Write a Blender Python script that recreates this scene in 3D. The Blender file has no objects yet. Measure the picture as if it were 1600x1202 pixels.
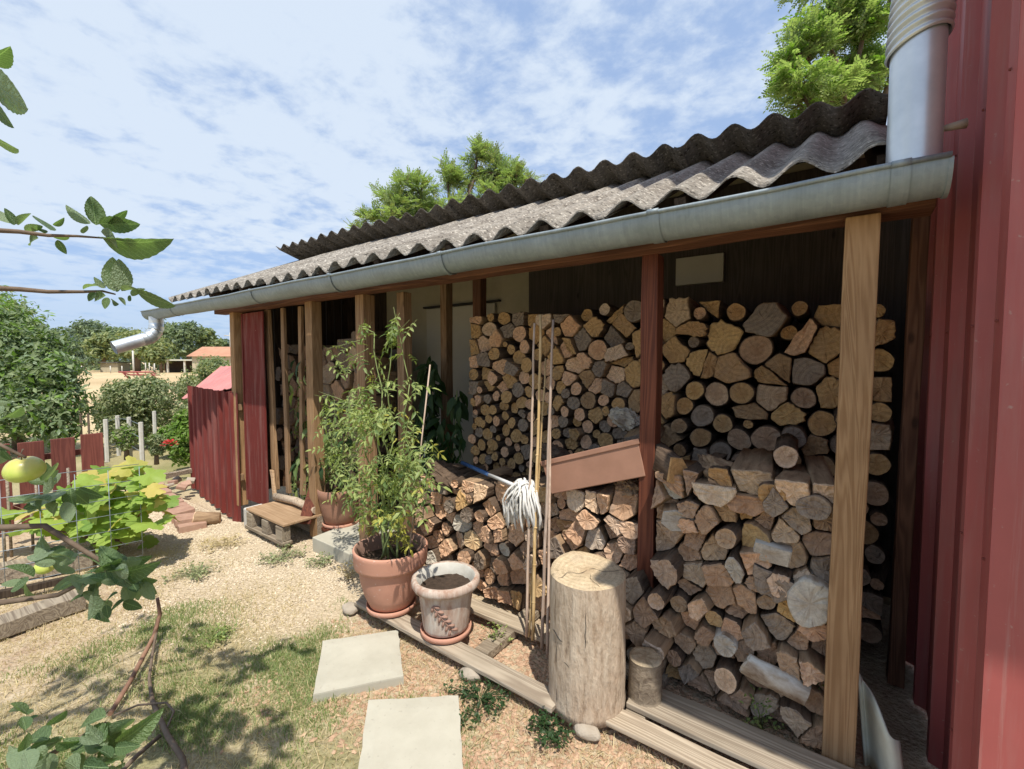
import bpy, bmesh, math, random
import numpy as np
from mathutils import Vector, Matrix, Euler, noise
random.seed(7); np.random.seed(7)
R = math.radians
sc = bpy.context.scene
COL = sc.collection
# ------------------------------------------------------------------ camera
CAMH, YAW, PITCH, F = 1.45, R(35.54), R(2.944), 700.0
cd = bpy.data.cameras.new('camera'); cam = bpy.data.objects.new('camera', cd); COL.objects.link(cam)
cam.location = (0, 0, CAMH); cam.rotation_euler = (R(90)-PITCH, 0, YAW)
cd.sensor_width = 36; cd.lens = F/1600*36; cd.clip_start = .02; cd.clip_end = 3000
sc.camera = cam
# ------------------------------------------------------------------ world
SUN_AZ = (.78, -.626); SUN_EL = R(63)
w = bpy.data.worlds.new('World'); sc.world = w; w.use_nodes = True
nt = w.node_tree; nt.nodes.clear()
def N(t, tree=None, **k):
    n = (tree or nt).nodes.new(t)
    for a, b in k.items(): setattr(n, a, b)
    return n
L = nt.links.new
out = N('ShaderNodeOutputWorld'); bg = N('ShaderNodeBackground'); L(bg.outputs[0], out.inputs[0])
sky = N('ShaderNodeTexSky', sky_type='NISHITA', sun_disc=False, sun_elevation=SUN_EL)
sky.sun_rotation = math.atan2(SUN_AZ[0], SUN_AZ[1]); sky.altitude = 100; sky.air_density = 1.0; sky.dust_density = 1.2; sky.ozone_density = 2.0
geo = N('ShaderNodeTexCoord'); sep = N('ShaderNodeSeparateXYZ'); L(geo.outputs['Generated'], sep.inputs[0])
def M_(op, a, b=None, c=None, tree=None, clamp=False):
    n = N('ShaderNodeMath', tree, operation=op); n.use_clamp = clamp
    for i, v in enumerate((a, b, c)):
        if v is None: continue
        if isinstance(v, (int, float)): n.inputs[i].default_value = v
        else: (tree or nt).links.new(v, n.inputs[i])
    return n.outputs[0]
den = M_('MAXIMUM', M_('ADD', sep.outputs[2], .10), .03)
cx = M_('DIVIDE', sep.outputs[0], den); cy = M_('DIVIDE', sep.outputs[1], den)
cmb = N('ShaderNodeCombineXYZ'); L(cx, cmb.inputs[0]); L(cy, cmb.inputs[1])
def noi(vec, scale, detail, rough, tree=None, dist=0.0):
    n = N('ShaderNodeTexNoise', tree); n.inputs['Scale'].default_value = scale; n.inputs['Detail'].default_value = detail
    n.inputs['Roughness'].default_value = rough; n.inputs['Distortion'].default_value = dist
    (tree or nt).links.new(vec, n.inputs['Vector']); return n.outputs[0]
big = noi(cmb.outputs[0], .8, 4, .55, dist=.3); mid = noi(cmb.outputs[0], 2.6, 8, .6, dist=.25); sml = noi(cmb.outputs[0], 8.5, 6, .6, dist=.2)
cover = M_('ADD', M_('MULTIPLY', big, .42), M_('ADD', M_('MULTIPLY', mid, .46), M_('MULTIPLY', sml, .30)))
# a little more cloud towards the west (photo left), thinner towards the north-east
bias = M_('MULTIPLY', M_('SUBTRACT', M_('MULTIPLY', sep.outputs[0], -1), .45), .07)
cover = M_('ADD', cover, bias)
mr = N('ShaderNodeMapRange'); mr.interpolation_type = 'SMOOTHSTEP'; L(cover, mr.inputs[0])
mr.inputs[1].default_value = .50; mr.inputs[2].default_value = .66; mr.inputs[3].default_value = .12; mr.inputs[4].default_value = .9
mrh = N('ShaderNodeMapRange'); L(sep.outputs[2], mrh.inputs[0]); mrh.inputs[1].default_value = .0; mrh.inputs[2].default_value = .22; mrh.inputs[3].default_value = .12; mrh.inputs[4].default_value = 1.0
fac = M_('MULTIPLY', mr.outputs[0], mrh.outputs[0])
veil = N('ShaderNodeMix', data_type='RGBA'); veil.inputs[0].default_value = .65; L(sky.outputs[0], veil.inputs[6]); veil.inputs[7].default_value = (3.0, 4.4, 7.2, 1)
mx = N('ShaderNodeMix', data_type='RGBA'); L(fac, mx.inputs[0]); L(veil.outputs[2], mx.inputs[6])
mx.inputs[7].default_value = (5.6, 6.35, 7.3, 1)
L(mx.outputs[2], bg.inputs[0]); bg.inputs[1].default_value = .10
sl = bpy.data.lights.new('sun', 'SUN'); sl.energy = 4.0; sl.angle = R(.53); sl.color = (1, .94, .84)
so = bpy.data.objects.new('sun', sl); COL.objects.link(so)
S = Vector((SUN_AZ[0]*math.cos(SUN_EL), SUN_AZ[1]*math.cos(SUN_EL), math.sin(SUN_EL))).normalized()
so.rotation_euler = S.to_track_quat('Z', 'Y').to_euler(); so.location = (4, -4, 9)
sc.view_settings.view_transform = 'Standard'; sc.view_settings.look = 'None'; sc.view_settings.exposure = .42
sc.view_settings.gamma = 1; sc.view_settings.use_curve_mapping = False
try:
    sc.cycles.max_bounces = 6; sc.cycles.diffuse_bounces = 3; sc.cycles.transparent_max_bounces = 6
except Exception: pass
# ------------------------------------------------------------------ measuring helpers (photo pixel -> point on a known plane)
_rot = Euler((R(90)-PITCH, 0, YAW)).to_matrix()
def ray(px, py): return _rot @ Vector(((px-800)/F, -(py-601)/F, -1))
def onY(px, py, Y): d = ray(px, py); t = Y/d.y; return Vector((0, 0, CAMH)) + d*t
def onZ(px, py, z=0): d = ray(px, py); t = (z-CAMH)/d.z; return Vector((0, 0, CAMH)) + d*t
def atd(px, py, dist): return Vector((0, 0, CAMH)) + ray(px, py)*dist
# ------------------------------------------------------------------ object helpers
class MB:
    def __init__(s): s.v = []; s.f = []; s.m = []; s.smooth = []
    def add(s, vs, fs, mi=0, sm=False):
        b = len(s.v); s.v += [tuple(x) for x in vs]
        for f in fs: s.f.append(tuple(i+b for i in f)); s.m.append(mi); s.smooth.append(sm)
    def box(s, c, d, rot=None, mi=0):
        c = Vector(c); h = Vector(d)/2; vs = []
        for x in (-1, 1):
            for y in (-1, 1):
                for z in (-1, 1):
                    p = Vector((x*h.x, y*h.y, z*h.z)); vs.append((rot @ p if rot else p)+c)
        s.add(vs, [(0, 1, 3, 2), (4, 6, 7, 5), (0, 4, 5, 1), (2, 3, 7, 6), (0, 2, 6, 4), (1, 5, 7, 3)], mi)
    def tube(s, pts, rad, n=8, mi=0, caps=True, sm=True):
        pts = [Vector(p) for p in pts]; rings = []; vs = []
        if isinstance(rad, (int, float)): rad = [rad]*len(pts)
        up = Vector((.13, .21, 1)).normalized()
        for i, p in enumerate(pts):
            t = (pts[min(i+1, len(pts)-1)]-pts[max(i-1, 0)])
            t = t.normalized() if t.length > 1e-9 else Vector((0, 0, 1))
            a = t.cross(up)
            if a.length < .1: a = t.cross(Vector((1, 0, 0)))
            a.normalize(); b = t.cross(a)
            for k in range(n):
                q = 2*math.pi*k/n; vs.append(p+(a*math.cos(q)+b*math.sin(q))*rad[i])
        fs = []
        for i in range(len(pts)-1):
            for k in range(n):
                fs.append((i*n+k, i*n+(k+1) % n, (i+1)*n+(k+1) % n, (i+1)*n+k))
        s.add(vs, fs, mi, sm)
        if caps:
            m = len(vs); b = len(s.v)-m
            s.f.append(tuple(b+k for k in range(n))[::-1]); s.m.append(mi); s.smooth.append(False)
            s.f.append(tuple(b+m-n+k for k in range(n))); s.m.append(mi); s.smooth.append(False)
    def lathe(s, prof, n=40, c=(0, 0, 0), mi=0, fn=None, a0=0, a1=2*math.pi):
        c = Vector(c); vs = []; full = abs(a1-a0-2*math.pi) < 1e-6; nn = n if full else n+1
        for (r, z) in prof:
            for k in range(nn):
                q = a0+(a1-a0)*k/n; rr = r*(fn(q, z) if fn else 1); vs.append(c+Vector((rr*math.cos(q), rr*math.sin(q), z)))
        fs = []
        for i in range(len(prof)-1):
            for k in range(n):
                k2 = (k+1) % nn; fs.append((i*nn+k, i*nn+k2, (i+1)*nn+k2, (i+1)*nn+k))
        s.add(vs, fs, mi, True)
    def build(s, name, mats, parent=None, loc=None, bevel=0, rot=None):
        me = bpy.data.meshes.new(name); me.from_pydata(s.v, [], s.f)
        if not isinstance(mats, (list, tuple)): mats = [mats]
        for m in mats: me.materials.append(m)
        me.polygons.foreach_set('material_index', s.m); me.polygons.foreach_set('use_smooth', s.smooth)
        me.update(); o = bpy.data.objects.new(name, me); COL.objects.link(o)
        if parent: o.parent = parent
        if loc is not None: o.location = loc
        if rot is not None: o.rotation_euler = rot
        if bevel:
            b = o.modifiers.new('bevel', 'BEVEL'); b.width = bevel; b.segments = 2; b.limit_method = 'ANGLE'
        return o
def tag(o, label=None, cat=None, group=None, kind=None):
    if label: o['label'] = label
    if cat: o['category'] = cat
    if group: o['group'] = group
    if kind: o['kind'] = kind
    return o
def thing(name, label, cat, loc=(0, 0, 0), rz=0, group=None):
    o = bpy.data.objects.new(name, None); COL.objects.link(o); o.location = loc; o.rotation_euler = (0, 0, rz); o.empty_display_size = .1
    return tag(o, label, cat, group)
def inst(src, name, parent, mat4):
    o = src.copy(); o.name = name; COL.objects.link(o); o.parent = parent; o.matrix_local = mat4
    return o
def frame(p, xdir, nrm, s=1.0):
    x = Vector(xdir).normalized(); z = Vector(nrm); z = (z-x*z.dot(x))
    if z.length < 1e-4: z = x.orthogonal()
    z.normalize(); y = z.cross(x)
    m = Matrix((x, y, z)).transposed().to_4x4()
    return Matrix.Translation(p) @ m @ Matrix.Scale(s, 4)
def rnd(a, b): return random.uniform(a, b)
# ------------------------------------------------------------------ materials
class NT:
    def __init__(s, name):
        s.mat = bpy.data.materials.new(name); s.mat.use_nodes = True; s.t = s.mat.node_tree; s.t.nodes.clear()
        s.out = N('ShaderNodeOutputMaterial', s.t); s.b = N('ShaderNodeBsdfPrincipled', s.t); s.t.links.new(s.b.outputs[0], s.out.inputs[0])
        s.tc = N('ShaderNodeTexCoord', s.t); s.obj = s.tc.outputs['Object']
        s.oi = N('ShaderNodeObjectInfo', s.t); s.rand = s.oi.outputs['Random']
    def l(s, a, b): s.t.links.new(a, b)
    def map(s, vec, scale=(1, 1, 1), rot=(0, 0, 0), loc=(0, 0, 0)):
        m = N('ShaderNodeMapping', s.t); m.inputs['Scale'].default_value = scale; m.inputs['Rotation'].default_value = rot; m.inputs['Location'].default_value = loc
        s.l(vec, m.inputs[0]); return m.outputs[0]
    def shift(s, vec, k=37.0):
        a = N('ShaderNodeVectorMath', s.t, operation='ADD'); c = N('ShaderNodeCombineXYZ', s.t)
        r = s.m('MULTIPLY', s.rand, k)
        for i in range(3): s.l(r, c.inputs[i])
        s.l(vec, a.inputs[0]); s.l(c.outputs[0], a.inputs[1]); return a.outputs[0]
    def noise(s, vec, scale, detail=4, rough=.5, dist=0): return noi(vec, scale, detail, rough, s.t, dist)
    def m(s, op, a, b=None, c=None, clamp=False): return M_(op, a, b, c, s.t, clamp)
    def ramp(s, fac, stops):
        r = N('ShaderNodeValToRGB', s.t); e = r.color_ramp.elements
        while len(e) < len(stops): e.new(.5)
        for i, (p, c) in enumerate(stops): e[i].position = p; e[i].color = tuple(c)+(1,) if len(c) == 3 else c
        s.l(fac, r.inputs[0]); return r.outputs[0]
    def mix(s, fac, a, b, mode='MIX'):
        n = N('ShaderNodeMix', s.t, data_type='RGBA', blend_type=mode)
        for i, v in ((0, fac), (6, a), (7, b)):
            if isinstance(v, (int, float)): n.inputs[i].default_value = v
            elif isinstance(v, tuple): n.inputs[i].default_value = v+(1,) if len(v) == 3 else v
            else: s.l(v, n.inputs[i])
        return n.outputs[2]
    def mr(s, v, a, b, c=0., d=1., smooth=False):
        n = N('ShaderNodeMapRange', s.t); s.l(v, n.inputs[0])
        if smooth: n.interpolation_type = 'SMOOTHSTEP'
        for i, x in enumerate((a, b, c, d)): n.inputs[i+1].default_value = x
        return n.outputs[0]
    def bump(s, h, strength=.4, dist=.01):
        b = N('ShaderNodeBump', s.t); b.inputs['Strength'].default_value = strength; b.inputs['Distance'].default_value = dist
        s.l(h, b.inputs['Height']); s.l(b.outputs[0], s.b.inputs['Normal']); return b
    def col(s, c):
        if isinstance(c, tuple): s.b.inputs['Base Color'].default_value = c+(1,) if len(c) == 3 else c
        else: s.l(c, s.b.inputs['Base Color'])
        return s
    def rough(s, r, metal=0, spec=.3):
        if isinstance(r, (int, float)): s.b.inputs['Roughness'].default_value = r
        else: s.l(r, s.b.inputs['Roughness'])
        s.b.inputs['Metallic'].default_value = metal; s.b.inputs['Specular IOR Level'].default_value = spec; return s
def wood(name, c1, c2, axis='Z', grain=26, rough=.75, knots=True, dirt=None, bumpk=.5):
    n = NT(name); sc_ = {'Z': (1, 1, .045), 'X': (.045, 1, 1), 'Y': (1, .045, 1)}[axis]
    v = n.map(n.shift(n.obj), sc_); a = n.noise(v, grain*2.2, 6, .65); g = n.noise(v, grain*.35, 3, .5, 1.2)
    g2 = n.m('SINE', n.m('MULTIPLY', g, 75)); g2 = n.mr(g2, -1, 1, 0, 1)
    f = n.m('ADD', n.m('MULTIPLY', a, .62), n.m('MULTIPLY', g2, .38))
    col = n.ramp(f, [(.28, c2), (.72, c1)])
    p = n.noise(n.shift(n.obj), 2.3, 4, .6)
    col = n.mix(n.mr(p, .4, .75, 0, .45), col, dirt or tuple(x*.5 for x in c2))
    if knots:
        vo = N('ShaderNodeTexVoronoi', n.t); vo.inputs['Scale'].default_value = 5.5; n.l(n.map(n.shift(n.obj), {'Z': (1.3, 1.3, .55), 'X': (.55, 1.3, 1.3), 'Y': (1.3, .55, 1.3)}[axis]), vo.inputs['Vector'])
        col = n.mix(n.mr(vo.outputs['Distance'], .05, .11, .75, 0), col, tuple(x*.28 for x in c2))
    col = n.mix(1.0, col, n.ramp(n.rand, [(0, (.82, .82, .82)), (1, (1.12, 1.1, 1.06))]), 'MULTIPLY')
    n.col(col).rough(rough, 0, .25); n.bump(f, bumpk, .004); return n.mat
W_POST = wood('weathered_pine', (.46, .29, .155), (.32, .185, .09), grain=34)
W_RED = wood('red_stained_timber', (.20, .065, .035), (.10, .030, .018), rough=.6)
W_RAWZ = wood('raw_batten', (.40, .26, .15), (.24, .14, .075))
W_BEAM = wood('brown_beam', (.26, .12, .07), (.12, .05, .03), axis='X')
W_GREY = wood('grey_plank', (.52, .44, .34), (.30, .24, .18), axis='X', dirt=(.25, .21, .15))
W_GREYY = wood('grey_sleeper', (.40, .34, .26), (.20, .16, .12), axis='X')
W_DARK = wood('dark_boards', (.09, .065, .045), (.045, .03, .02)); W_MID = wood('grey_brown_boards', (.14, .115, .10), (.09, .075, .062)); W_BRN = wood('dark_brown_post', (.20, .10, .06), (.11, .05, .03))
W_FENCE = wood('fence_red_paint', (.25, .085, .065), (.17, .055, .045), rough=.7, knots=False)
W_PLY = wood('plywood_board', (.55, .38, .24), (.40, .26, .15), axis='X', knots=False)
W_CANE = wood('bamboo_cane', (.68, .50, .27), (.52, .35, .16), knots=False, rough=.45, bumpk=.15)
W_CANE2 = wood('pale_pole', (.60, .47, .38), (.44, .33, .26), knots=False, rough=.5, bumpk=.15)
def zinc():
    n = NT('zinc_gutter'); v = n.map(n.obj, (1, 1, 1)); a = n.noise(v, 7, 6, .6); b = n.noise(n.map(n.obj, (30, 2, 2)), 3, 4, .6)
    vo = N('ShaderNodeTexVoronoi', n.t); vo.inputs['Scale'].default_value = 60; n.l(n.obj, vo.inputs['Vector'])
    f = n.m('ADD', n.m('MULTIPLY', a, .6), n.m('ADD', n.m('MULTIPLY', b, .3), n.m('MULTIPLY', vo.outputs['Color'], .1)))
    col = n.ramp(f, [(.3, (.20, .245, .27)), (.55, (.30, .355, .385)), (.75, (.40, .45, .47))])
    n.col(col).rough(n.mr(a, .3, .7, .5, .7), .45, .5); n.bump(a, .12, .01); return n.mat
ZINC = zinc()
def pipe_m():
    n = NT('galvanised_pipe'); a = n.noise(n.obj, 9, 5, .6); n.col(n.ramp(a, [(.3, (.56, .61, .64)), (.7, (.72, .76, .78))])).rough(.38, .65, .5); n.bump(a, .08, .01); return n.mat
PIPE = pipe_m()
def fibre(name, c1, c2, moss):
    n = NT(name); v = n.obj; a = n.noise(v, 28, 8, .7); st = n.noise(n.map(v, (5, .6, 1)), 9, 5, .6); b = n.noise(v, 3.2, 5, .6)
    f = n.m('ADD', n.m('MULTIPLY', a, .55), n.m('MULTIPLY', st, .45)); col = n.ramp(f, [(.3, c2), (.68, c1)])
    col = n.mix(n.mr(b, .48, .72, 0, .7), col, moss)
    lich = n.noise(v, 55, 3, .5); col = n.mix(n.mr(lich, .58, .66, 0, .75), col, tuple(x*1.6 for x in c1)); dk = n.noise(v, 38, 4, .65); col = n.mix(n.mr(dk, .56, .66, 0, .85), col, tuple(x*.25 for x in c2))
    n.col(col).rough(.93, 0, .1); n.bump(n.m('SUBTRACT', f, dk), 1.0, .014); return n.mat
FIBRE = fibre('fibre_cement_weathered', (.42, .39, .34), (.17, .15, .13), (.13, .11, .09))
FIBRE_D = fibre('fibre_cement_dark', (.17, .155, .14), (.075, .068, .06), (.05, .045, .04))
def redmetal(name, c, rough=.42):
    n = NT(name); a = n.noise(n.obj, 2.2, 5, .6); b = n.noise(n.obj, 60, 3, .5); d = n.noise(n.map(n.obj, (6, 6, .5)), 4, 5, .6)
    col = n.ramp(a, [(.3, tuple(x*.85 for x in c)), (.7, tuple(x*1.12 for x in c))]); col = n.mix(n.mr(d, .48, .8, 0, .45), col, (.34, .22, .19)); fade = n.noise(n.map(n.obj, (1, 1, .35)), 1.1, 5, .65); col = n.mix(n.mr(fade, .42, .7, 0, .35), col, tuple(min(1, x*1.35+.05) for x in c))
    dust = n.noise(n.map(n.obj, (40, 40, 1.2)), 1.0, 6, .7); col = n.mix(n.mr(dust, .58, .74, 0, .35), col, (.45, .33, .29))
    col = n.mix(n.mr(b, .70, .76, 0, .55), col, (.42, .30, .26))
    n.col(col).rough(n.mr(a, .3, .7, rough, rough+.15), 0, .5 if rough < .6 else .15); n.bump(a, .12, .02); return n.mat
RED = redmetal('red_sheet_metal', (.36, .082, .074), .5); REDOLD = redmetal('old_red_sheet', (.17, .034, .028), .8); REDPALE = redmetal('faded_red_roof', (.52, .19, .17), .5)
def plain(name, c1, c2, scale=12, rough=.85, bump=.3, bd=.006, spec=.25, speck=None):
    n = NT(name); a = n.noise(n.shift(n.obj), scale, 8, .62); b = n.noise(n.shift(n.obj), scale*.18, 3, .5)
    f = n.m('ADD', n.m('MULTIPLY', a, .6), n.m('MULTIPLY', b, .4)); col = n.ramp(f, [(.34, c2), (.66, c1)])
    if speck: col = n.mix(n.mr(n.noise(n.obj, scale*6, 2, .5), .66, .72, 0, .6), col, speck)
    n.col(col).rough(rough, 0, spec); n.bump(a, bump, bd); return n.mat
FIBRE_P = plain('pale_cement_sheet', (.66, .66, .55), (.52, .52, .43), 16, .9, .4, .004)
PLASTER = plain('cream_plaster', (.52, .47, .34), (.42, .37, .26), 6)
DOORM = plain('pale_door_paint', (.58, .55, .46), (.50, .47, .39), 3, .6, .1)
CONC = plain('concrete_slab', (.50, .475, .39), (.41, .385, .31), 9, .9, .5, .004, .2, (.36, .33, .27))
CONC_B = plain('concrete_block', (.62, .60, .56), (.46, .44, .40), 14, .9, .5, .005)
TERRA = plain('terracotta', (.60, .32, .225), (.52, .26, .18), 7, .75, .2, .003)
TERRA = plain('terracotta', (.60, .32, .225), (.50, .25, .175), 7, .75, .25, .003, .25, (.62, .46, .38))
TERRA_IN = plain('terracotta_dull', (.36, .22, .17), (.28, .17, .13), 9, .9)
BROWNPLASTIC = plain('brown_trough', (.38, .205, .14), (.28, .15, .10), 8, .55, .2, .003)
SOIL = plain('potting_soil', (.085, .058, .042), (.04, .028, .02), 45, .97, 1, .012)
BRICKM = plain('old_brick', (.46, .30, .22), (.34, .20, .15), 16, .92, .6, .006, .15, (.50, .42, .35))
STONEM = plain('rubble_stone', (.48, .42, .34), (.32, .27, .21), 14, .92, .6, .01)
COTTON = plain('mop_cotton', (.80, .78, .74), (.62, .60, .56), 60, .95, .6, .003)
BLUE = plain('blue_plastic', (.06, .14, .32), (.04, .09, .24), 9, .4, .05); WHITEP = plain('white_metal_tube', (.72, .72, .72), (.6, .6, .6), 9, .35, .05)
BLACKW = plain('dark_iron', (.05, .045, .04), (.03, .028, .025), 20, .6)
WHITEWOOD = plain('whitewashed_wood', (.66, .64, .58), (.50, .47, .40), 22, .85)
def limed():
    n = NT('limed_terracotta'); a = n.noise(n.map(n.obj, (14, 14, 3)), 2.2, 8, .68); b = n.noise(n.obj, 5, 4, .6)
    f = n.m('ADD', n.m('MULTIPLY', a, .6), n.m('MULTIPLY', b, .4)); col = n.ramp(f, [(.38, (.36, .22, .16)), (.5, (.50, .40, .33)), (.62, (.62, .57, .50))])
    n.col(col).rough(.92, 0, .15); n.bump(a, .6, .006); return n.mat
LIMED = limed()
def bark(name, c1, c2, deep=.9):
    n = NT(name); v = n.map(n.shift(n.obj), (1, .16, 1)); a = n.noise(v, 38, 7, .68, .6); b = n.noise(n.shift(n.obj), 6, 4, .6)
    col = n.ramp(a, [(.34, c2), (.62, c1)]); col = n.mix(n.mr(b, .45, .7, 0, .55), col, tuple(x*.6 for x in c1))
    n.col(col).rough(.95, 0, .1); n.bump(a, deep, .01); return n.mat
BARK = bark('log_bark', (.17, .12, .085), (.055, .038, .028)); BARKZ = None
def barkz():
    n = NT('stump_bark'); v = n.map(n.shift(n.obj), (1, 1, .12)); a = n.noise(v, 24, 8, .7, .3); b = n.noise(n.obj, 5, 5, .6); c = n.noise(n.map(n.obj, (1, 1, .35)), 60, 4, .6)
    f = n.m('ADD', n.m('MULTIPLY', a, .6), n.m('MULTIPLY', c, .4)); col = n.ramp(f, [(.36, (.26, .19, .13)), (.46, (.46, .36, .265)), (.62, (.60, .50, .385))])
    col = n.mix(n.mr(b, .5, .72, 0, .4), col, (.46, .30, .19)); n.col(col).rough(.95, 0, .1); n.bump(f, 1.4, .016); return n.mat
BARKZ = barkz(); BARKZD = bark('small_stump_bark', (.30, .245, .18), (.13, .10, .075))
def endgrain(name, pal, axis='Y', ringk=1.0, weather=.3, glow=None):
    n = NT(name); sp = N('ShaderNodeSeparateXYZ', n.t); n.l(n.obj, sp.inputs[0]); A, B = (sp.outputs[0], sp.outputs[2]) if axis == 'Y' else (sp.outputs[0], sp.outputs[1])
    r = n.m('SQRT', n.m('ADD', n.m('MULTIPLY', A, A), n.m('MULTIPLY', B, B))); sh = n.shift(n.obj)
    wob = n.noise(sh, 9, 3, .5); rr = n.m('ADD', r, n.m('MULTIPLY', wob, .03)); ring = n.m('SINE', n.m('MULTIPLY', rr, 720)); ring = n.mr(ring, -1, 1)
    ring2 = n.mr(n.m('SINE', n.m('MULTIPLY', rr, 260)), -1, 1)
    ang = n.m('ARCTAN2', A, B); cc = N('ShaderNodeCombineXYZ', n.t); n.l(n.m('MULTIPLY', ang, 5), cc.inputs[0]); n.l(n.m('MULTIPLY', r, 5), cc.inputs[1]); n.l(n.m('MULTIPLY', n.rand, 50), cc.inputs[2])
    rad = n.noise(cc.outputs[0], 2.2, 6, .75); fine = n.noise(sh, 70, 5, .7); blot = n.noise(sh, 13, 4, .6)
    f = n.m('ADD', n.m('ADD', n.m('MULTIPLY', ring, .05*ringk), n.m('MULTIPLY', ring2, .07*ringk)), n.m('ADD', n.m('MULTIPLY', rad, .42), n.m('MULTIPLY', fine, .42)))
    base = n.ramp(n.rand, [(i/(len(pal)-1), c) for i, c in enumerate(pal)])
    lo = n.mix(1.0, base, (.50, .46, .42), 'MULTIPLY'); hi = n.mix(1.0, base, (1.18, 1.16, 1.12), 'MULTIPLY')
    col = n.mix(n.mr(f, .26, .62), lo, hi); col = n.mix(n.mr(blot, .5, .75, 0, weather), col, (.26, .225, .19))
    heart = n.mr(r, .012, .05, .35, 0); col = n.mix(heart, col, n.mix(1.0, base, (.55, .42, .32), 'MULTIPLY'))
    crack = n.mr(rad, .30, .37, 1, 0); col = n.mix(n.m('MULTIPLY', crack, .7), col, (.05, .035, .025))
    n.col(col).rough(.9, 0, .12); n.bump(n.m('ADD', f, n.m('MULTIPLY', crack, -.6)), .6, .008); return n.mat
E_BROWN = endgrain('endgrain_brown', [(0.494, 0.329, 0.213), (0.388, 0.267, 0.195), (0.564, 0.401, 0.270), (0.470, 0.286, 0.176), (0.423, 0.341, 0.263), (0.588, 0.425, 0.276), (0.353, 0.243, 0.176)], weather=.5)
E_SUN = endgrain('endgrain_tan', [(0.732, 0.480, 0.316), (0.614, 0.387, 0.252), (0.780, 0.573, 0.396), (0.673, 0.402, 0.237), (0.673, 0.557, 0.444), (0.780, 0.557, 0.301)], weather=.35)  # tan wood, albedo raised in place of stronger sun on the low pile
E_YEL = endgrain('endgrain_yellow', [(0.576, 0.374, 0.171), (0.461, 0.299, 0.152), (0.623, 0.418, 0.191), (0.438, 0.278, 0.152), (0.530, 0.320, 0.142), (0.369, 0.251, 0.148), (0.484, 0.310, 0.162)], weather=.25)  # yellow wood, albedo lowered to put the shade under the roof into it
E_GREY = endgrain('endgrain_grey', [(0.250, 0.201, 0.163), (0.338, 0.270, 0.210), (0.200, 0.161, 0.137)], ringk=1.6, weather=.6)
E_WHITE = endgrain('endgrain_white', [(.62, .58, .50), (.54, .49, .42)], ringk=.4, weather=.2)
E_TOP = endgrain('stump_top', [(.58, .47, .32), (.58, .47, .32)], axis='Z', weather=.35)
SPLIT = bark('split_wood_side', (.42, .29, .18), (.22, .14, .085), .6)
def leaf(name, c1, c2, back=None, trans=.35, rough=.5, dot=0, vary=1, vein=False):
    n = NT(name); g = N('ShaderNodeNewGeometry', n.t); rpi = g.outputs['Random Per Island']
    mixr = n.m('FRACT', n.m('ADD', n.rand, n.m('MULTIPLY', rpi, 1.0))); a = n.noise(n.obj, 14, 3, .5)
    col = n.ramp(n.m('ADD', n.m('MULTIPLY', mixr, .75), n.m('MULTIPLY', a, .25)), [(.1, c2), (.85, c1)])
    if vein:
        sp = N('ShaderNodeSeparateXYZ', n.t); n.l(n.obj, sp.inputs[0]); ay = n.m('ABSOLUTE', sp.outputs[1]); mid_ = n.mr(ay, .006, .02, 1, 0)
        sv = n.mr(n.m('SINE', n.m('MULTIPLY', n.m('SUBTRACT', sp.outputs[0], n.m('MULTIPLY', ay, 1.1)), 62)), .82, 1, 0, .6); vv = n.m('MAXIMUM', mid_, sv)
        col = n.mix(n.m('MULTIPLY', vv, .55), col, tuple(min(1, x*1.9+.05) for x in c1)); n.bump(n.m('ADD', vv, n.m('MULTIPLY', a, .8)), .5, .06)
    if back: col = n.mix(g.outputs['Backfacing'], col, back)
    n.col(col).rough(rough, 0, .35)
    tr = N('ShaderNodeBsdfTranslucent', n.t); n.l(n.mix(1.0, col, (1.25, 1.45, .6), 'MULTIPLY'), tr.inputs[0]); ms = N('ShaderNodeMixShader', n.t); ms.inputs[0].default_value = trans
    n.l(n.b.outputs[0], ms.inputs[1]); n.l(tr.outputs[0], ms.inputs[2]); n.l(ms.outputs[0], n.out.inputs[0]); return n.mat
LF_APPLE = leaf('apple_leaf', (.17, .25, .11), (.08, .14, .065), (.25, .33, .20), .35, .38, vein=True)
LF_TOM = leaf('tomato_leaf', (.38, .44, .15), (.12, .19, .06)); LF_TOMY = leaf('tomato_leaf_yellowing', (.52, .47, .10), (.34, .36, .08))
LF_DARK = leaf('pepper_leaf', (.05, .10, .035), (.03, .065, .02)); LF_VINE = leaf('vine_leaf', (.34, .45, .09), (.20, .33, .07), (.30, .38, .12), .4)
LF_VINEY = leaf('vine_leaf_scorched', (.62, .50, .16), (.48, .46, .12), None, .4)
LF_LOC = leaf('locust_leaf', (.40, .47, .23), (.22, .30, .13), None, .45); LF_TREE = leaf('far_leaf', (.25, .31, .15), (.13, .18, .09), None, .3)
LF_TREE2 = leaf('far_leaf_yellow', (.33, .35, .14), (.19, .22, .09), None, .3); LF_TREE3 = leaf('far_leaf_dark', (.18, .23, .14), (.09, .13, .085), None, .25)
LF_BUSH = leaf('bush_leaf', (.36, .38, .20), (.15, .19, .09), None, .25); LF_LIME = leaf('lime_bush_leaf', (.22, .36, .06), (.12, .22, .04), None, .35)
STEM = plain('green_stem', (.30, .36, .14), (.20, .25, .09), 20, .6); TWIG = plain('twig_bark', (.20, .15, .11), (.12, .085, .06), 40, .9); VINEST = plain('vine_stem', (.30, .17, .11), (.17, .095, .065), 30, .85)

def birch():
    n = NT('pale_birch_side'); a = n.noise(n.map(n.shift(n.obj), (1, .5, 1)), 11, 6, .65); col = n.ramp(a, [(.38, (.24, .17, .115)), (.47, (.42, .35, .27)), (.6, (.62, .60, .54))]); n.col(col).rough(.9, 0, .15); n.bump(a, .6, .006); return n.mat
BIRCH = birch()
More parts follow.
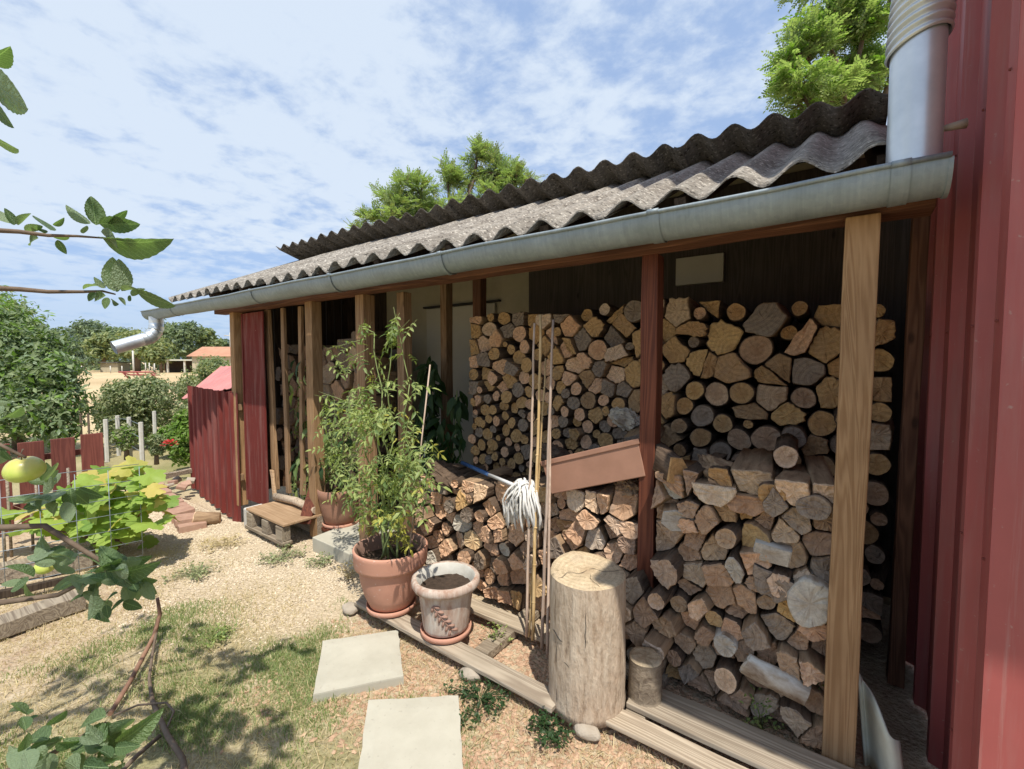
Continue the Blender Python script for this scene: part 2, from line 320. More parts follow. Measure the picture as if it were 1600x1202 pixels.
# ------------------------------------------------------------------ ground
def ground_mat():
    n = NT('garden_ground'); sp = N('ShaderNodeSeparateXYZ', n.t); n.l(n.obj, sp.inputs[0]); X, Y = sp.outputs[0], sp.outputs[1]
    wv = n.noise(n.obj, 1.6, 4, .6); wv2 = n.noise(n.obj, 4.5, 5, .65)
    peb = N('ShaderNodeTexVoronoi', n.t); peb.inputs['Scale'].default_value = 55; n.l(n.obj, peb.inputs['Vector'])
    fine = n.noise(n.obj, 90, 6, .7); f2 = n.noise(n.obj, 24, 6, .65)
    gravel = n.mix(n.mr(n.m('ADD', n.m('MULTIPLY', peb.outputs['Distance'], .9), n.m('MULTIPLY', fine, .5)), .3, .8), (.74, .62, .45), (.52, .42, .29))
    straw = n.ramp(n.m('ADD', n.m('MULTIPLY', fine, .6), n.m('MULTIPLY', f2, .4)), [(.34, (.32, .22, .125)), (.5, (.54, .43, .29)), (.66, (.67, .57, .42))])
    soil = n.ramp(fine, [(.3, (.32, .205, .135)), (.7, (.50, .38, .28))])
    grass = n.ramp(f2, [(.3, (.20, .20, .09)), (.7, (.36, .34, .17))])
    # straw everywhere, soil reddish near the planks, grass in the lawn patch, gravel along the shed to the left
    col = n.mix(n.mr(wv2, .45, .65, 0, .7), straw, soil)
    gm = n.m('MULTIPLY', n.mr(n.m('ADD', Y, n.m('MULTIPLY', wv, .9)), 1.35, 1.95, 1, 0, True), n.mr(n.m('ADD', X, n.m('MULTIPLY', wv2, 1.0)), -2.6, -1.9, 0, 1, True))
    col = n.mix(n.m('MULTIPLY', gm, n.mr(wv2, .35, .6, .15, .85)), col, grass)
    vm = n.m('MULTIPLY', n.mr(n.m('ADD', Y, n.m('MULTIPLY', wv, .9)), 1.25, 1.75, 0, 1, True), n.mr(n.m('ADD', X, n.m('MULTIPLY', wv, .8)), -2.1, -1.7, 1, 0, True))
    col = n.mix(n.m('MULTIPLY', vm, n.mr(wv2, .3, .5, .55, 1)), col, gravel)
    # distant field: dry stubble, rough pasture nearer
    dist = n.m('SQRT', n.m('ADD', n.m('MULTIPLY', X, X), n.m('MULTIPLY', Y, Y)))
    fld = n.ramp(n.noise(n.map(n.obj, (.05, .05, .05)), 1.2, 8, .6), [(.35, (.46, .34, .19)), (.65, (.62, .48, .29))])
    pas = n.ramp(n.noise(n.obj, .8, 6, .6), [(.35, (.26, .25, .11)), (.65, (.42, .36, .2))])
    far = n.mix(n.mr(dist, 9, 16, 0, 1), pas, fld); col = n.mix(n.mr(dist, 6.2, 7.8, 0, 1), col, far)
    n.col(col).rough(.96, 0, .1); n.bump(n.m('ADD', n.m('MULTIPLY', fine, .5), n.m('ADD', n.m('MULTIPLY', f2, .5), n.m('MULTIPLY', peb.outputs['Distance'], -.5))), .9, .02); return n.mat
def dip(x, y):
    u = max(0, min(1, (y-1.72)/.35)); v = max(0, min(1, (-4.15-x)/.6)); return -.19*u*u*(3-2*u)*v*v*(3-2*v)
def gh(x, y):
    d = math.hypot(x+2, y)
    return (noise.noise(Vector((x*1.3, y*1.3, 0)))*.018 + noise.noise(Vector((x*5, y*5, 3)))*.007)*(1 if y < 1.9 else .3) - .012 + dip(x, y)
def build_ground():
    xs = sorted(set([round(-9+i*.07, 3) for i in range(150)]+[-1500, -700, -300, -150, -80, -50, -35, -25, -18, -13, -11, 2, 3, 5, 8, 15, 30, 80, 300, 1500]))
    ys = sorted(set([round(-1.5+i*.07, 3) for i in range(75)]+[-1500, -300, -80, -20, -8, -4, -2.5, 4, 5, 7, 10, 15, 25, 50, 90, 200, 500, 1500]))
    mb = MB(); W = len(xs); vs = [(x, y, gh(x, y) if (-9 <= x <= 1.5 and -1.5 <= y <= 3.8) else -.015+(dip(x, y) if y < 12 else 0)) for y in ys for x in xs]
    mb.add(vs, [(j*W+i, j*W+i+1, (j+1)*W+i+1, (j+1)*W+i) for j in range(len(ys)-1) for i in range(W-1)], 0, True)
    return mb.build('ground', ground_mat())
tag(build_ground(), kind='structure')
# ------------------------------------------------------------------ blades, pebbles, litter (nobody could count them)
def mesh_np(name, V, Fc, mat, parent=None, smooth=False):
    me = bpy.data.meshes.new(name); me.from_pydata(V.tolist(), [], Fc.tolist())
    for m in (mat if isinstance(mat, (list, tuple)) else [mat]): me.materials.append(m)
    o = bpy.data.objects.new(name, me); COL.objects.link(o)
    if parent: o.parent = parent
    return o
def nz(x, y, s, k=0): return noise.noise(Vector((x*s, y*s, k)))
def blades(name, n, dens, hmin, hmax, wd, mat, box, lean=.6):
    P = []
    while len(P) < n:
        x = rnd(box[0], box[1]); y = rnd(box[2], box[3])
        if random.random() < dens(x, y): P.append((x, y, gh(x, y)))
    P = np.array(P); m = len(P); a = np.random.rand(m)*2*np.pi; h = hmin+(hmax-hmin)*np.random.rand(m)**1.6
    la = np.random.rand(m)*2*np.pi; ll = h*lean*np.random.rand(m)*1.6; W_ = wd*(.6+.8*np.random.rand(m))
    dx, dy = np.cos(a)*W_, np.sin(a)*W_; lx, ly = np.cos(la)*ll, np.sin(la)*ll
    V = np.zeros((m, 5, 3)); V[:, 0] = P-np.stack([dx, dy, 0*dx+.004], 1); V[:, 1] = P+np.stack([dx, dy, 0*dx-.004], 1)
    V[:, 2] = P+np.stack([dx*.7+lx*.4, dy*.7+ly*.4, h*.6], 1); V[:, 3] = P+np.stack([-dx*.7+lx*.4, -dy*.7+ly*.4, h*.6], 1); V[:, 4] = P+np.stack([lx, ly, h*.95], 1)
    b = np.arange(m)*5; F4 = [(i, i+1, i+2, i+3) for i in b]; F3 = [(i+3, i+2, i+4) for i in b]
    me = bpy.data.meshes.new(name); me.from_pydata(V.reshape(-1, 3).tolist(), [], F4+F3); me.materials.append(mat)
    o = bpy.data.objects.new(name, me); COL.objects.link(o); return o
GR_G = leaf('green_grass', (.38, .43, .19), (.20, .27, .11), None, .3, .6); GR_Y = leaf('dry_grass', (.66, .55, .35), (.46, .36, .20), None, .25, .8)
GR_R = leaf('rusty_litter', (.58, .40, .27), (.36, .22, .14), None, .1, .9)
stones_px = [[(505, 1000), (622, 983), (630, 1055), (490, 1083)], [(575, 1093), (716, 1085), (728, 1262), (552, 1262)]]
def instone(x, y):
    for q in stones_w:
        c = True
        for i in range(4):
            a, b = q[i], q[(i+1) % 4]
            if ((b.x-a.x)*(y-a.y)-(b.y-a.y)*(x-a.x))/max((b-a).length, .01) > -.010: c = False
        if c: return True
    return False
stones_w = [[onZ(px, py, .035) for px, py in q] for q in stones_px]
def g_green(x, y):
    if instone(x, y) or y > 1.58: return 0
    g = max(.0, min(1, (nz(x, y, 3.1)+.30)*1.9)); e = max(0, min(1, (1.45-y+nz(x, y, 2, 5)*.5)*2.2))*(1 if x < -1.3 else .35); l = max(0, min(1, (x+3.0+nz(x, y, 1.5, 9)*.8)*1.6))
    return g*e*l
def g_dry(x, y):
    if instone(x, y) or y > 1.6: return 0
    l = max(.06, min(1, (1.6-y+nz(x, y, 2, 2)*.6)*1.5)) if x < -2.1 else 1
    return l*(.35+.65*max(0, min(1, nz(x, y, 3, 4)+.5)))
BX = (-4.2, -.1, -.2, 1.62)
tag(blades('green_grass', 60000, g_green, .010, .034, .0017, GR_G, BX), kind='stuff', label='short green grass patches around the stepping slabs', cat='grass')
tag(blades('dry_grass', 36000, g_dry, .008, .035, .0016, GR_Y, BX, 1.8), kind='stuff', label='dry straw coloured grass on bare soil', cat='dry grass')
def chips(name, n, dens, s0, s1, flat, mat, box):
    mb_v = []; fs = []
    k = 0
    while k < n:
        x = rnd(box[0], box[1]); y = rnd(box[2], box[3])
        if random.random() > dens(x, y): continue
        s = rnd(s0, s1); z = gh(x, y)+s*.2*flat; a = rnd(0, 6.28); b = len(mb_v); ca, sa = math.cos(a), math.sin(a); L1, L2 = s*rnd(.7, 1.3), s*rnd(.5, .9)
        tz = [rnd(-.3, .3)*s for _ in range(4)]
        for i, (u, v) in enumerate(((1, 0), (0, 1), (-1, 0), (0, -1))): mb_v.append((x+(u*L1*ca-v*L2*sa), y+(u*L1*sa+v*L2*ca), z+tz[i]*flat))
        mb_v.append((x+rnd(-.2, .2)*s, y+rnd(-.2, .2)*s, z+s*.7*flat))
        fs += [(b+i, b+(i+1) % 4, b+4) for i in range(4)]; k += 1
    me = bpy.data.meshes.new(name); me.from_pydata(mb_v, [], fs); me.materials.append(mat); o = bpy.data.objects.new(name, me); COL.objects.link(o); return o
PEB = leaf('gravel_stone', (.70, .60, .45), (.48, .39, .28), None, 0, .95)
def d_grav(x, y): return (.25+.75*max(0, min(1, (nz(x, y, 3.2, 4)+.15)*4)))* max(0, min(1, (y-.75+nz(x, y, 1.5, 7)*.7)*2))*max(0, min(1, (-2.0-x+nz(x, y, 1.4, 1)*.5)*2)) if y < 2.0 else 0
tag(chips('gravel', 19000, d_grav, .003, .011, 1, PEB, (-7, -1.8, .3, 1.95)), kind='stuff', label='pale crushed limestone gravel along the shed', cat='gravel')
def d_lit(x, y): return 0 if instone(x, y) else max(0, min(1, (x+2.3)*1.2))*max(0, min(1, (y-.75+nz(x, y, 3, 11)*.5)*2)) if y < 2.05 else 0
tag(chips('leaf_litter', 9000, d_lit, .006, .017, .6, GR_R, (-2.6, .2, .4, 2.05)), kind='stuff', label='rusty brown litter and wood chips beside the planks', cat='litter')
# weeds by the planks
def weed(px, py, name_label, n=26, r=.09, h=.07, mat=None, z=0):
    p = onZ(px, py, z); mb = MB()
    for i in range(n):
        a = rnd(0, 6.28); l = r*rnd(.3, 1); s = rnd(.010, .022); c = Vector((math.cos(a)*l, math.sin(a)*l, rnd(.0, h))); 
        for k in range(4):
            m_ = frame(c+Vector((rnd(-.02, .02), rnd(-.02, .02), rnd(0, .02))), (rnd(-1, 1), rnd(-1, 1), rnd(-.2, .7)), (rnd(-.5, .5), rnd(-.5, .5), 1), s)
            mb.add([m_ @ Vector(q) for q in ((0, 0, 0), (.5, .35, .1), (1.2, 0, 0), (.5, -.35, .1))], [(0, 1, 2, 3)])
        mb.tube([(0, 0, 0), tuple(c*.5+Vector((0, 0, .01))), tuple(c)], .0012, 3, 0, False)
    o = mb.build('weed', mat or LF_TOM, None, (p.x, p.y, z)); tag(o, name_label, 'weed', 'weeds along the planks'); return o
weed(1010, 1090, 'low green weed beside the small stump', 10, .04, .03); weed(750, 1095, 'dark green weed patch in front of the planks below the bamboo canes', 70, .14, .04, LF_DARK)
weed(860, 1150, 'dark green weed tuft in front of the chopping block', 50, .09, .04, LF_DARK); weed(775, 1010, 'thin weed growing up between the planks right of the old limed pot', 16, .06, .13)
weed(1250, 1130, 'feathery weed at the foot of the stack beside the front post', 60, .12, .25, LF_TOM); weed(1190, 1140, 'feathery weed low in front of the split log stack', 20, .07, .14)
weed(545, 905, 'grey dried weed left of the big terracotta pot', 30, .08, .12, GR_Y); weed(330, 1000, 'small green weed in the dry lawn below the vine', 30, .1, .03)
weed(350, 852, 'grey dried weed patch on the gravel before the metal screen', 60, .16, .03, GR_Y); weed(440, 872, 'low grey green weed patch on the gravel before the wooden step', 70, .17, .03, LF_BUSH)
weed(500, 880, 'small weed patch on the gravel by the threshold slab', 40, .1, .03, LF_BUSH); weed(300, 900, 'dark weed patch on the gravel right of the vine', 60, .15, .03, LF_BUSH); weed(545, 860, 'dried seedling tuft left of the big terracotta pot rim', 40, .1, .09, GR_Y)
# ------------------------------------------------------------------ stepping slabs
for q, lb in zip(stones_w, ('square pale concrete stepping slab nearer the terracotta pots', 'square pale concrete stepping slab at the bottom edge of the view')):
    c = sum(q, Vector())/4; mb = MB(); n = 9; top = []; vs = []
    def bil(u, v): return (q[0]*(1-u)+q[1]*u)*(1-v)+(q[3]*(1-u)+q[2]*u)*v
    for j in range(n):
        for i in range(n):
            u, v = i/(n-1), j/(n-1); p = bil(u, v)-c; e = min(i, n-1-i, j, n-1-j)
            if e == 0: p += Vector((rnd(-.003, .003), rnd(-.003, .003), -.004))
            p.z += .0; vs.append(p)
    fs = [(j*n+i, (j+1)*n+i, (j+1)*n+i+1, j*n+i+1) for j in range(n-1) for i in range(n-1)]
    per = [i for i in range(n)]+[j*n+n-1 for j in range(1, n)]+[(n-1)*n+i for i in range(n-2, -1, -1)]+[j*n for j in range(n-2, 0, -1)]
    b0 = len(vs); vs += [vs[i]*1.006+Vector((0, 0, -.006)) for i in per]; b1 = len(vs); vs += [vs[i]*1.006+Vector((0, 0, -.06)) for i in per]; m = len(per)
    for k in range(m): k2 = (k+1) % m; fs += [(per[k], b0+k, b0+k2, per[k2]), (b0+k, b1+k, b1+k2, b0+k2)]
    mb.add(vs, fs); o = mb.build('stepping_slab', CONC, None, (c.x, c.y, .035)); tag(o, lb, 'paving slab', 'concrete stepping slabs in the grass')
# ------------------------------------------------------------------ the woodshed
shed = thing('woodshed', 'long open-fronted woodshed with grey corrugated roof and zinc gutter', 'shed', (-2.3, 2.05, 0))
inv = Matrix.Translation(-shed.location)
def sh(o): o.parent = shed; o.matrix_parent_inverse = inv; return o
PITCHW = .2094; CR = .097
def wave(X): return .030*math.cos(2*math.pi*(X-CR)/PITCHW)
def sheet(x0, x1, fn_front, fn_back, mat, th=.007, dz=0, jag=.0, name='corrugated_sheet'):
    n = max(2, int((x1-x0)/PITCHW*10)); rows = 7; mb = MB(); vs = []; j0 = [rnd(-jag, jag) for _ in range(n+1)]
    sk = rnd(-.012, .012)
    for side in (0, 1):
        for r in range(rows):
            t = r/(rows-1)
            for i in range(n+1):
                X = x0+(x1-x0)*i/n; a = fn_front(X); b = fn_back(X)
                p = Vector((X, a[0]+(b[0]-a[0])*t, a[1]+(b[1]-a[1])*t)); 
                if r == 0: p.y += sk+j0[i]
                p.z += wave(X)+dz-(th if side else 0)+.004*math.sin(3.1*t)*sk*30
                vs.append(p)
    W = n+1; o2 = rows*W; fs = []
    for r in range(rows-1):
        for i in range(n):
            a = r*W+i; fs.append((a, a+1, a+W+1, a+W)); fs.append((o2+a, o2+a+W, o2+a+W+1, o2+a+1))
    for i in range(n):
        fs.append((i, o2+i, o2+i+1, i+1)); a = (rows-1)*W+i; fs.append((a, a+1, o2+a+1, o2+a))
    for r in range(rows-1):
        a = r*W; fs.append((a, a+W, o2+a+W, o2+a)); a = r*W+n; fs.append((a, o2+a, o2+a+W, a+W))
    mb.add(vs, fs, 0, True); o = mb.build(name, mat); sh(o)
    for p in o.data.polygons: p.use_smooth = p.area > .0006
    return o
rf = lambda X: (1.845, 2.100-.004*X+.003*math.sin(X*2.1)); rb = lambda X: (3.36, 2.128+.455*1.515+.01*math.sin(X*1.3))
edges = [-5.97+i*(6.17/6) for i in range(7)]
for i in range(6):
    sheet(edges[i]-(.05 if i else 0), edges[i+1], rf, rb, FIBRE, dz=.009*(i % 2), jag=.004)
def uf(X): t = (X+5.97)/6.3; return (3.04, 2.93-.10*t)
def ub(X): t = (X+5.97)/6.3; return (5.4, 2.93-.10*t-.3*2.36)
for i in range(6): sheet(edges[i]-(.05 if i else 0), edges[i+1], uf, ub, FIBRE_D, dz=.009*(i % 2), jag=.003)
# gutter
GY, GZ, GR = 1.805, 2.012, .078
def half_round(x0, x1, r, th=.0025, a0=-4, a1=184, lip=True):
    mb = MB(); n = 18; ns = max(2, int((x1-x0)/.25)); vs = []
    for i in range(ns+1):
        X = x0+(x1-x0)*i/ns; wob = .0025*math.sin(X*3.3)+.002*math.sin(X*7.7)
        for side in (0, 1):
            for k in range(n+1):
                a = R(180+a0+(a1-a0)*k/n); rr = r-(th if side else 0); vs.append((X, GY+math.cos(a)*rr, GZ+math.sin(a)*rr*1.12+wob))
    W = 2*(n+1); fs = []
    for i in range(ns):
        for k in range(n):
            a = i*W+k; fs.append((a, a+1, a+W+1, a+W)); b = a+n+1; fs.append((b, b+W, b+W+1, b+1))
    mb.add(vs, fs, 0, True); return mb
gm = half_round(-6.42, .25, GR)
gm.tube([(-6.42+i*.25, GY-GR-.003, GZ+.006+.0025*math.sin((-6.42+i*.25)*3.3)+.002*math.sin((-6.42+i*.25)*7.7)) for i in range(27)]+[(.25, GY-GR-.003, GZ+.006)], .008, 8)
gut = sh(gm.build('gutter', ZINC))
def capm(X):
    m = MB(); n = 18; vs = [(X, GY+math.cos(R(180+180*k/n))*GR*1.02, GZ+math.sin(R(180+180*k/n))*GR*1.14) for k in range(n+1)]; vs2 = [(X+.01, a[1], a[2]) for a in vs]
    m.add(vs+vs2, [tuple(range(n+1)), tuple(range(2*n+1, n, -1))]+[(k, k+n+1, k+n+2, k+1) for k in range(n)]); return m
for X in (-6.425, .245):
    c = capm(X).build('end_cap', ZINC, gut)
def atX(px): d = ray(px, 400); return d.x/d.y*1.73
for px in (1402, 1020): # joining sleeves
    m = half_round(atX(px)-.022, atX(px)+.022, GR+.004); m.tube([(atX(px)-.022, GY-GR-.004, GZ+.007), (atX(px)+.022, GY-GR-.004, GZ+.007)], .0105, 8); m.build('joint_sleeve', ZINC, gut)
for px in (262, 390, 515, 688):
    m = half_round(atX(px)-.013, atX(px)+.013, GR+.005); m.box((atX(px), GY+.07, GZ+.03), (.024, .08, .004)); m.tube([(atX(px)-.013, GY-GR-.004, GZ+.007), (atX(px)+.013, GY-GR-.004, GZ+.007)], .0115, 8); m.build('bracket', ZINC, gut)
# outlet spout at the far end
m = MB(); path = []; X0 = -6.22
ctrl = [(X0, GY, GZ-.06), (X0, GY, GZ-.16), (X0, GY-.01, GZ-.215), (X0, GY-.04, GZ-.265), (X0, GY-.085, GZ-.305), (X0, GY-.14, GZ-.325), (X0, GY-.38, GZ-.42)]
pts = []; rad = []
for i in range(len(ctrl)-1):
    a, b = Vector(ctrl[i]), Vector(ctrl[i+1]); n = 6 if 0 < i < 5 else 3
    for k in range(n):
        t = k/n; pts.append(a.lerp(b, t)); rad.append(.070 + (.004*(1 if k % 2 else -1) if 0 < i < 5 else 0))
pts.append(Vector(ctrl[-1])); rad.append(.071)
m.tube(pts, rad, 22, 0, False); m.tube(pts[::-1], [r-.003 for r in rad[::-1]], 22, 0, False); m.build('outlet_spout', PIPE, gut)
# timber
def beam(name, p0, p1, wd, ht, mat, rough=.004):
    p0, p1 = Vector(p0), Vector(p1); d = p1-p0; n = max(3, int(d.length/.25)); t = d.normalized()
    side = t.cross(Vector((0, 0, 1))) if abs(t.z) < .9 else Vector((1, 0, 0)); side.normalize(); up = side.cross(t)
    c = (p0+p1)/2; vs = []
    for i in range(n+1):
        p = p0+d*i/n-c; w1 = wd/2+rnd(-rough, rough)*.5; h1 = ht/2+rnd(-rough, rough)*.5; bx = Vector((rnd(-1, 1), rnd(-1, 1), rnd(-1, 1)))*rough*.4
        for (a, b) in ((-1, -1), (1, -1), (1, 1), (-1, 1)): vs.append(p+side*a*w1+up*b*h1+bx)
    fs = [(i*4+k, i*4+(k+1) % 4, i*4+4+(k+1) % 4, i*4+4+k) for i in range(n) for k in range(4)]+[(3, 2, 1, 0), (4*n, 4*n+1, 4*n+2, 4*n+3)]
    m = MB(); m.add(vs, fs); o = m.build(name, mat, None, c, bevel=.004); return o
def shp(o):
    l = o.location.copy(); o.parent = shed; o.location = l-shed.location; return o
BZ0, BZ1 = 1.93, 2.05
shp(beam('eave_beam', (-5.15, 2.035, 1.985), (.25, 1.965, 1.985), .11, .11, W_BEAM))
for X in [-5.0+i*.64 for i in range(9)]:
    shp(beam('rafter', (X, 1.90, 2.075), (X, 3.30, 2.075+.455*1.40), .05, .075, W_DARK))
def post(X, Y, wd, dp, mat, top=1.932, bot=0, name='post', lx=0, ly=0):
    o = shp(beam(name, (X, Y, bot), (X+lx, Y+ly, top), wd, dp, mat)); return o
p = post(.056, 1.925, .092, .085, W_POST, bot=-.02, top=1.93, lx=.012); p['label'] = 'thick pale weathered post, nearest to the red cladding'
p = post(-.68, 2.06, .074, .09, W_RED); p['label'] = 'red stained post at the middle of the log stacks'
post(-2.79, 2.06, .10, .10, W_RAWZ); post(-2.46, 2.14, .075, .075, W_RAWZ); post(-3.44, 2.04, .10, .09, W_POST)
post(-2.83, 2.95, .075, .085, W_RAWZ, 2.4); post(-2.47, 2.98, .085, .085, W_BRN, 2.4); post(-4.83, 2.05, .09, .09, W_POST)
p = post(.275, 2.60, .055, .07, W_BRN, 2.35, 0, lx=.015); 
def slat(px0, px1, Y, wd, mat, z0=.25):
    a = onY(px0, 786, Y); b = onY(px1, 480, Y); shp(beam('slat', (a.x, Y, z0), (b.x, Y, 1.93), wd, .03, mat, .006))
slat(432, 418, 2.10, .075, W_RAWZ); slat(452, 442, 2.10, .055, W_RAWZ); slat(474, 470, 2.14, .05, W_RAWZ)
# back wall, door, end boards
m = MB(); m.box((-1.93, 3.45, 1.35), (4.6, .06, 2.7)); 
o = m.build('back_wall', PLASTER); sh(o)
m = MB(); m.box((-.95, 3.414, 1.35), (2.6, .008, 2.6)); sh(m.build('back_boarding', W_MID))
dw = onY(668, 484, 3.40); 
m = MB(); m.box((0, 0, 0), (.92, .035, dw.z-.08)); d_ = m.build('door', DOORM, None, (dw.x+.46, 3.40, (dw.z+.08)/2), .004); l = d_.location.copy(); d_.parent = shed; d_.location = l-shed.location
m = MB(); m.tube([(.36, -.02, 0), (.36, -.06, 0), (.27, -.06, 0)], .008, 8); m.build('door_handle', PIPE, d_)
m = MB(); m.box((dw.x+.46, 3.405, dw.z+.02), (1.02, .05, .018)); sh(m.build('door_head_gap_strip', BLACKW))
pb = onY(1057, 405, 3.38); pc = onY(1130, 440, 3.38); m = MB(); m.box(((pb.x+pc.x)/2, 3.385, (pb.z+pc.z)/2), (pc.x-pb.x, .03, pb.z-pc.z)); sh(m.build('pale_wall_board', DOORM))
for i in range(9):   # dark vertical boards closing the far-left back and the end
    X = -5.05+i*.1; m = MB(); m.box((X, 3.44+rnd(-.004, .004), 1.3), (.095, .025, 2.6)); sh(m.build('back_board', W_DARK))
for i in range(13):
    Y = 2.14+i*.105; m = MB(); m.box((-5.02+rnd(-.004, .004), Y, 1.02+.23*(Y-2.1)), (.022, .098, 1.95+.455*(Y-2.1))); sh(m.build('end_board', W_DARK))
# red flat panel between the slats
a = onY(387, 800, 2.03); b = onY(419, 800, 2.03); m = MB(); X0, X1 = a.x, b.x
m.box(((X0+X1)/2, 2.035, 1.0), (X1-X0, .012, 1.82)); m.box((X0+.012, 2.026, 1.0), (.02, .012, 1.82)); sh(m.build('red_panel', REDOLD, bevel=.002))
# ------------------------------------------------------------------ corrugated red gate leaf
g0 = onZ(378, 824, -.2); g1 = onZ(302, 764, -.2); g0.z = g1.z = 0; top = 1.185
dirg = (g1-g0); Lg = dirg.length; ag = math.atan2(dirg.y, dirg.x)
t = thing('sheet_metal_screen', 'ribbed dark red sheet metal screen standing at the far end of the shed', 'metal screen', (g0.x, g0.y, 0), ag)
nr = 9; pw = Lg/nr; top = 1.14
for i in range(nr):
    m = MB(); prof = [(0, 0), (.42*pw, 0), (.5*pw, .03), (.8*pw, .03), (.88*pw, 0), (pw+.002, 0)]; zb = -.19+rnd(-.01, .03)+(0 if i < 7 else .02)
    vs = []
    for z in (zb, .5, top+rnd(-.006, .006)):
        for (x, y) in prof: vs.append((i*pw+x, y+(.004 if i % 3 == 0 else 0), z))
    k = len(prof); m.add(vs, [(r*k+j, r*k+j+1, (r+1)*k+j+1, (r+1)*k+j) for r in range(2) for j in range(k-1)])
    o = m.build('ribbed_strip', REDOLD, t); s_ = o.modifiers.new('solid', 'SOLIDIFY'); s_.thickness = .002
m = MB(); m.box((Lg/2, -.02, .3), (Lg, .03, .06)); m.box((Lg/2, -.02, 1.0), (Lg, .03, .06)); m.build('rail', W_RAWZ, t)
# ------------------------------------------------------------------ red clad building on the right
bl = thing('red_clad_building', 'tall building clad in red trapezoidal sheet metal on the right', 'building', (.4, 1.56, 0))
WX, H = .36, 6.5
def bp(m, name, mat): o = m.build(name, mat, bl); o.matrix_parent_inverse = Matrix.Translation(-bl.location); return o
ribs = [1.565, 1.78, 2.12, 2.46, 2.80, 3.14, 3.48, 3.82, 4.16, 4.5, 4.8]
for i in range(len(ribs)-1):
    y0, y1 = ribs[i], ribs[i+1]; m = MB(); prof = [(y0, 0), (y0+.02, -.035), (y0+.06, -.035), (y0+.085, 0), ((y0+y1)/2-.02, 0), ((y0+y1)/2-.01, -.006), ((y0+y1)/2+.01, -.006), ((y0+y1)/2+.02, 0), (y1, 0)]
    if i == 0: prof = [(y0, -.03), (y0+.07, -.03), (y0+.09, 0), (y1, 0)]
    vs = [(WX+dx, y, z) for z in (0, 1.4, 2.8, H) for (y, dx) in prof]; k = len(prof)
    m.add(vs, [(r*k+j, (r+1)*k+j, (r+1)*k+j+1, r*k+j+1) for r in range(3) for j in range(k-1)]); o = bp(m, 'wall_sheet', RED); s_ = o.modifiers.new('solid', 'SOLIDIFY'); s_.thickness = .003
for i in range(9):
    x0 = WX+.0+i*.34; prof = [(x0, 0), (x0+.02, -.03), (x0+.06, -.03), (x0+.085, 0), (x0+.34, 0)]
    if i == 0: prof = [(x0-.03, 0), (x0+.34, 0)]
    m = MB(); vs = [(x, 1.562+dy, z) for z in (0, 2, H) for (x, dy) in prof]; k = len(prof); m.add(vs, [(r*k+j, r*k+j+1, (r+1)*k+j+1, (r+1)*k+j) for r in range(2) for j in range(k-1)]); bp(m, 'front_wall_sheet', RED)
scr = MB(); scr.tube([(0, 0, 0), (-.004, 0, 0)], [.0042, .003], 8)
s0 = None
for y in (1.60, 1.81, 2.15, 2.49, 2.83):
    for z in (.35, .95, 1.55, 2.15, 2.75):
        xx = WX-(.03 if y < 1.7 else .035)-.0025
        if s0 is None: s0 = scr.build('screw', REDOLD, bl)
        o = s0 if (y == 1.60 and z == .35) else s0.copy()
        if o is not s0: COL.objects.link(o)
        o.location = Vector((xx, y, z))-bl.location
m = MB(); m.box((WX+.02, 4.83, H/2), (.14, .06, H)); bp(m, 'corner_trim', RED)
m = MB(); m.box((2.1, 3.2, H+.06), (3.35, 3.2, .1)); bp(m, 'roof', RED)
m = MB(); m.box((1.95, 1.17, 3.22), (3.30, .80, .06)); bp(m, 'canopy', RED)
m = MB(); m.box((1.9, 4.9, H/2), (3.1, .05, H-.02)); bp(m, 'rear_wall', RED)
# downpipe with flexible elbow
m = MB(); px, py_ = .178, 1.81; pts = [(px, py_, 2.0), (px, py_, 2.2), (px, py_, 2.40)]; m.tube(pts, .064, 32, 0, False); m.tube(pts[::-1], .061, 32, 0, False)
dp_ = bp(m, 'downpipe', PIPE)
m = MB(); n = 230; pts = []; rad = []
for i in range(n):
    t_ = i/(n-1); z = 2.375+.50*t_; pts.append((px+.05*t_**1.5, py_-.0*t_+.05*t_, z)); rad.append(.071+.0055*math.sin(i/230*19*2*math.pi)+.003*t_)
m.tube(pts, rad, 32, 0, False)
# tilt rings
for i, v in enumerate(m.v):
    dx = v[0]-px; m.v[i] = (v[0], v[1], v[2]+dx*.28)
e = m.build('flexible_elbow', PIPE, dp_)
m = MB(); m.tube([(px+.06, py_+.02, 2.13), (px+.115, py_+.03, 2.135)], [.008, .014], 10); m.build('pipe_clamp_bolt', STONEM, dp_)
# ------------------------------------------------------------------ firewood
def clip(poly, a, b, c):   # keep a*x+b*z<=c
    o = []; n = len(poly)
    for i in range(n):
        p, q = poly[i], poly[(i+1) % n]; dp = a*p[0]+b*p[1]-c; dq = a*q[0]+b*q[1]-c
        if dp <= 0: o.append(p)
        if (dp < 0 < dq) or (dq < 0 < dp): t = dp/(dp-dq); o.append((p[0]+(q[0]-p[0])*t, p[1]+(q[1]-p[1])*t))
    return o
def cells(seeds, ws, region):
    res = []
    for i, (x, z) in enumerate(seeds):
        poly = list(region(x, z))
        for j, (u, v) in enumerate(seeds):
            if i == j: continue
            dx, dz = u-x, v-z; d2 = dx*dx+dz*dz
            if d2 > .36: continue
            c = (u*u+v*v-x*x-z*z-ws[j]+ws[i])/2; poly = clip(poly, dx, dz, c)
            if len(poly) < 3: break
        res.append(poly)
    return res
def area_cen(p):
    A = cx_ = cz_ = 0
    for i in range(len(p)):
        x0, z0 = p[i]; x1, z1 = p[(i+1) % len(p)]; k = x0*z1-x1*z0; A += k; cx_ += (x0+x1)*k; cz_ += (z0+z1)*k
    A /= 2
    if abs(A) < 1e-7: return 0, p[0]
    return abs(A), (cx_/(6*A), cz_/(6*A))
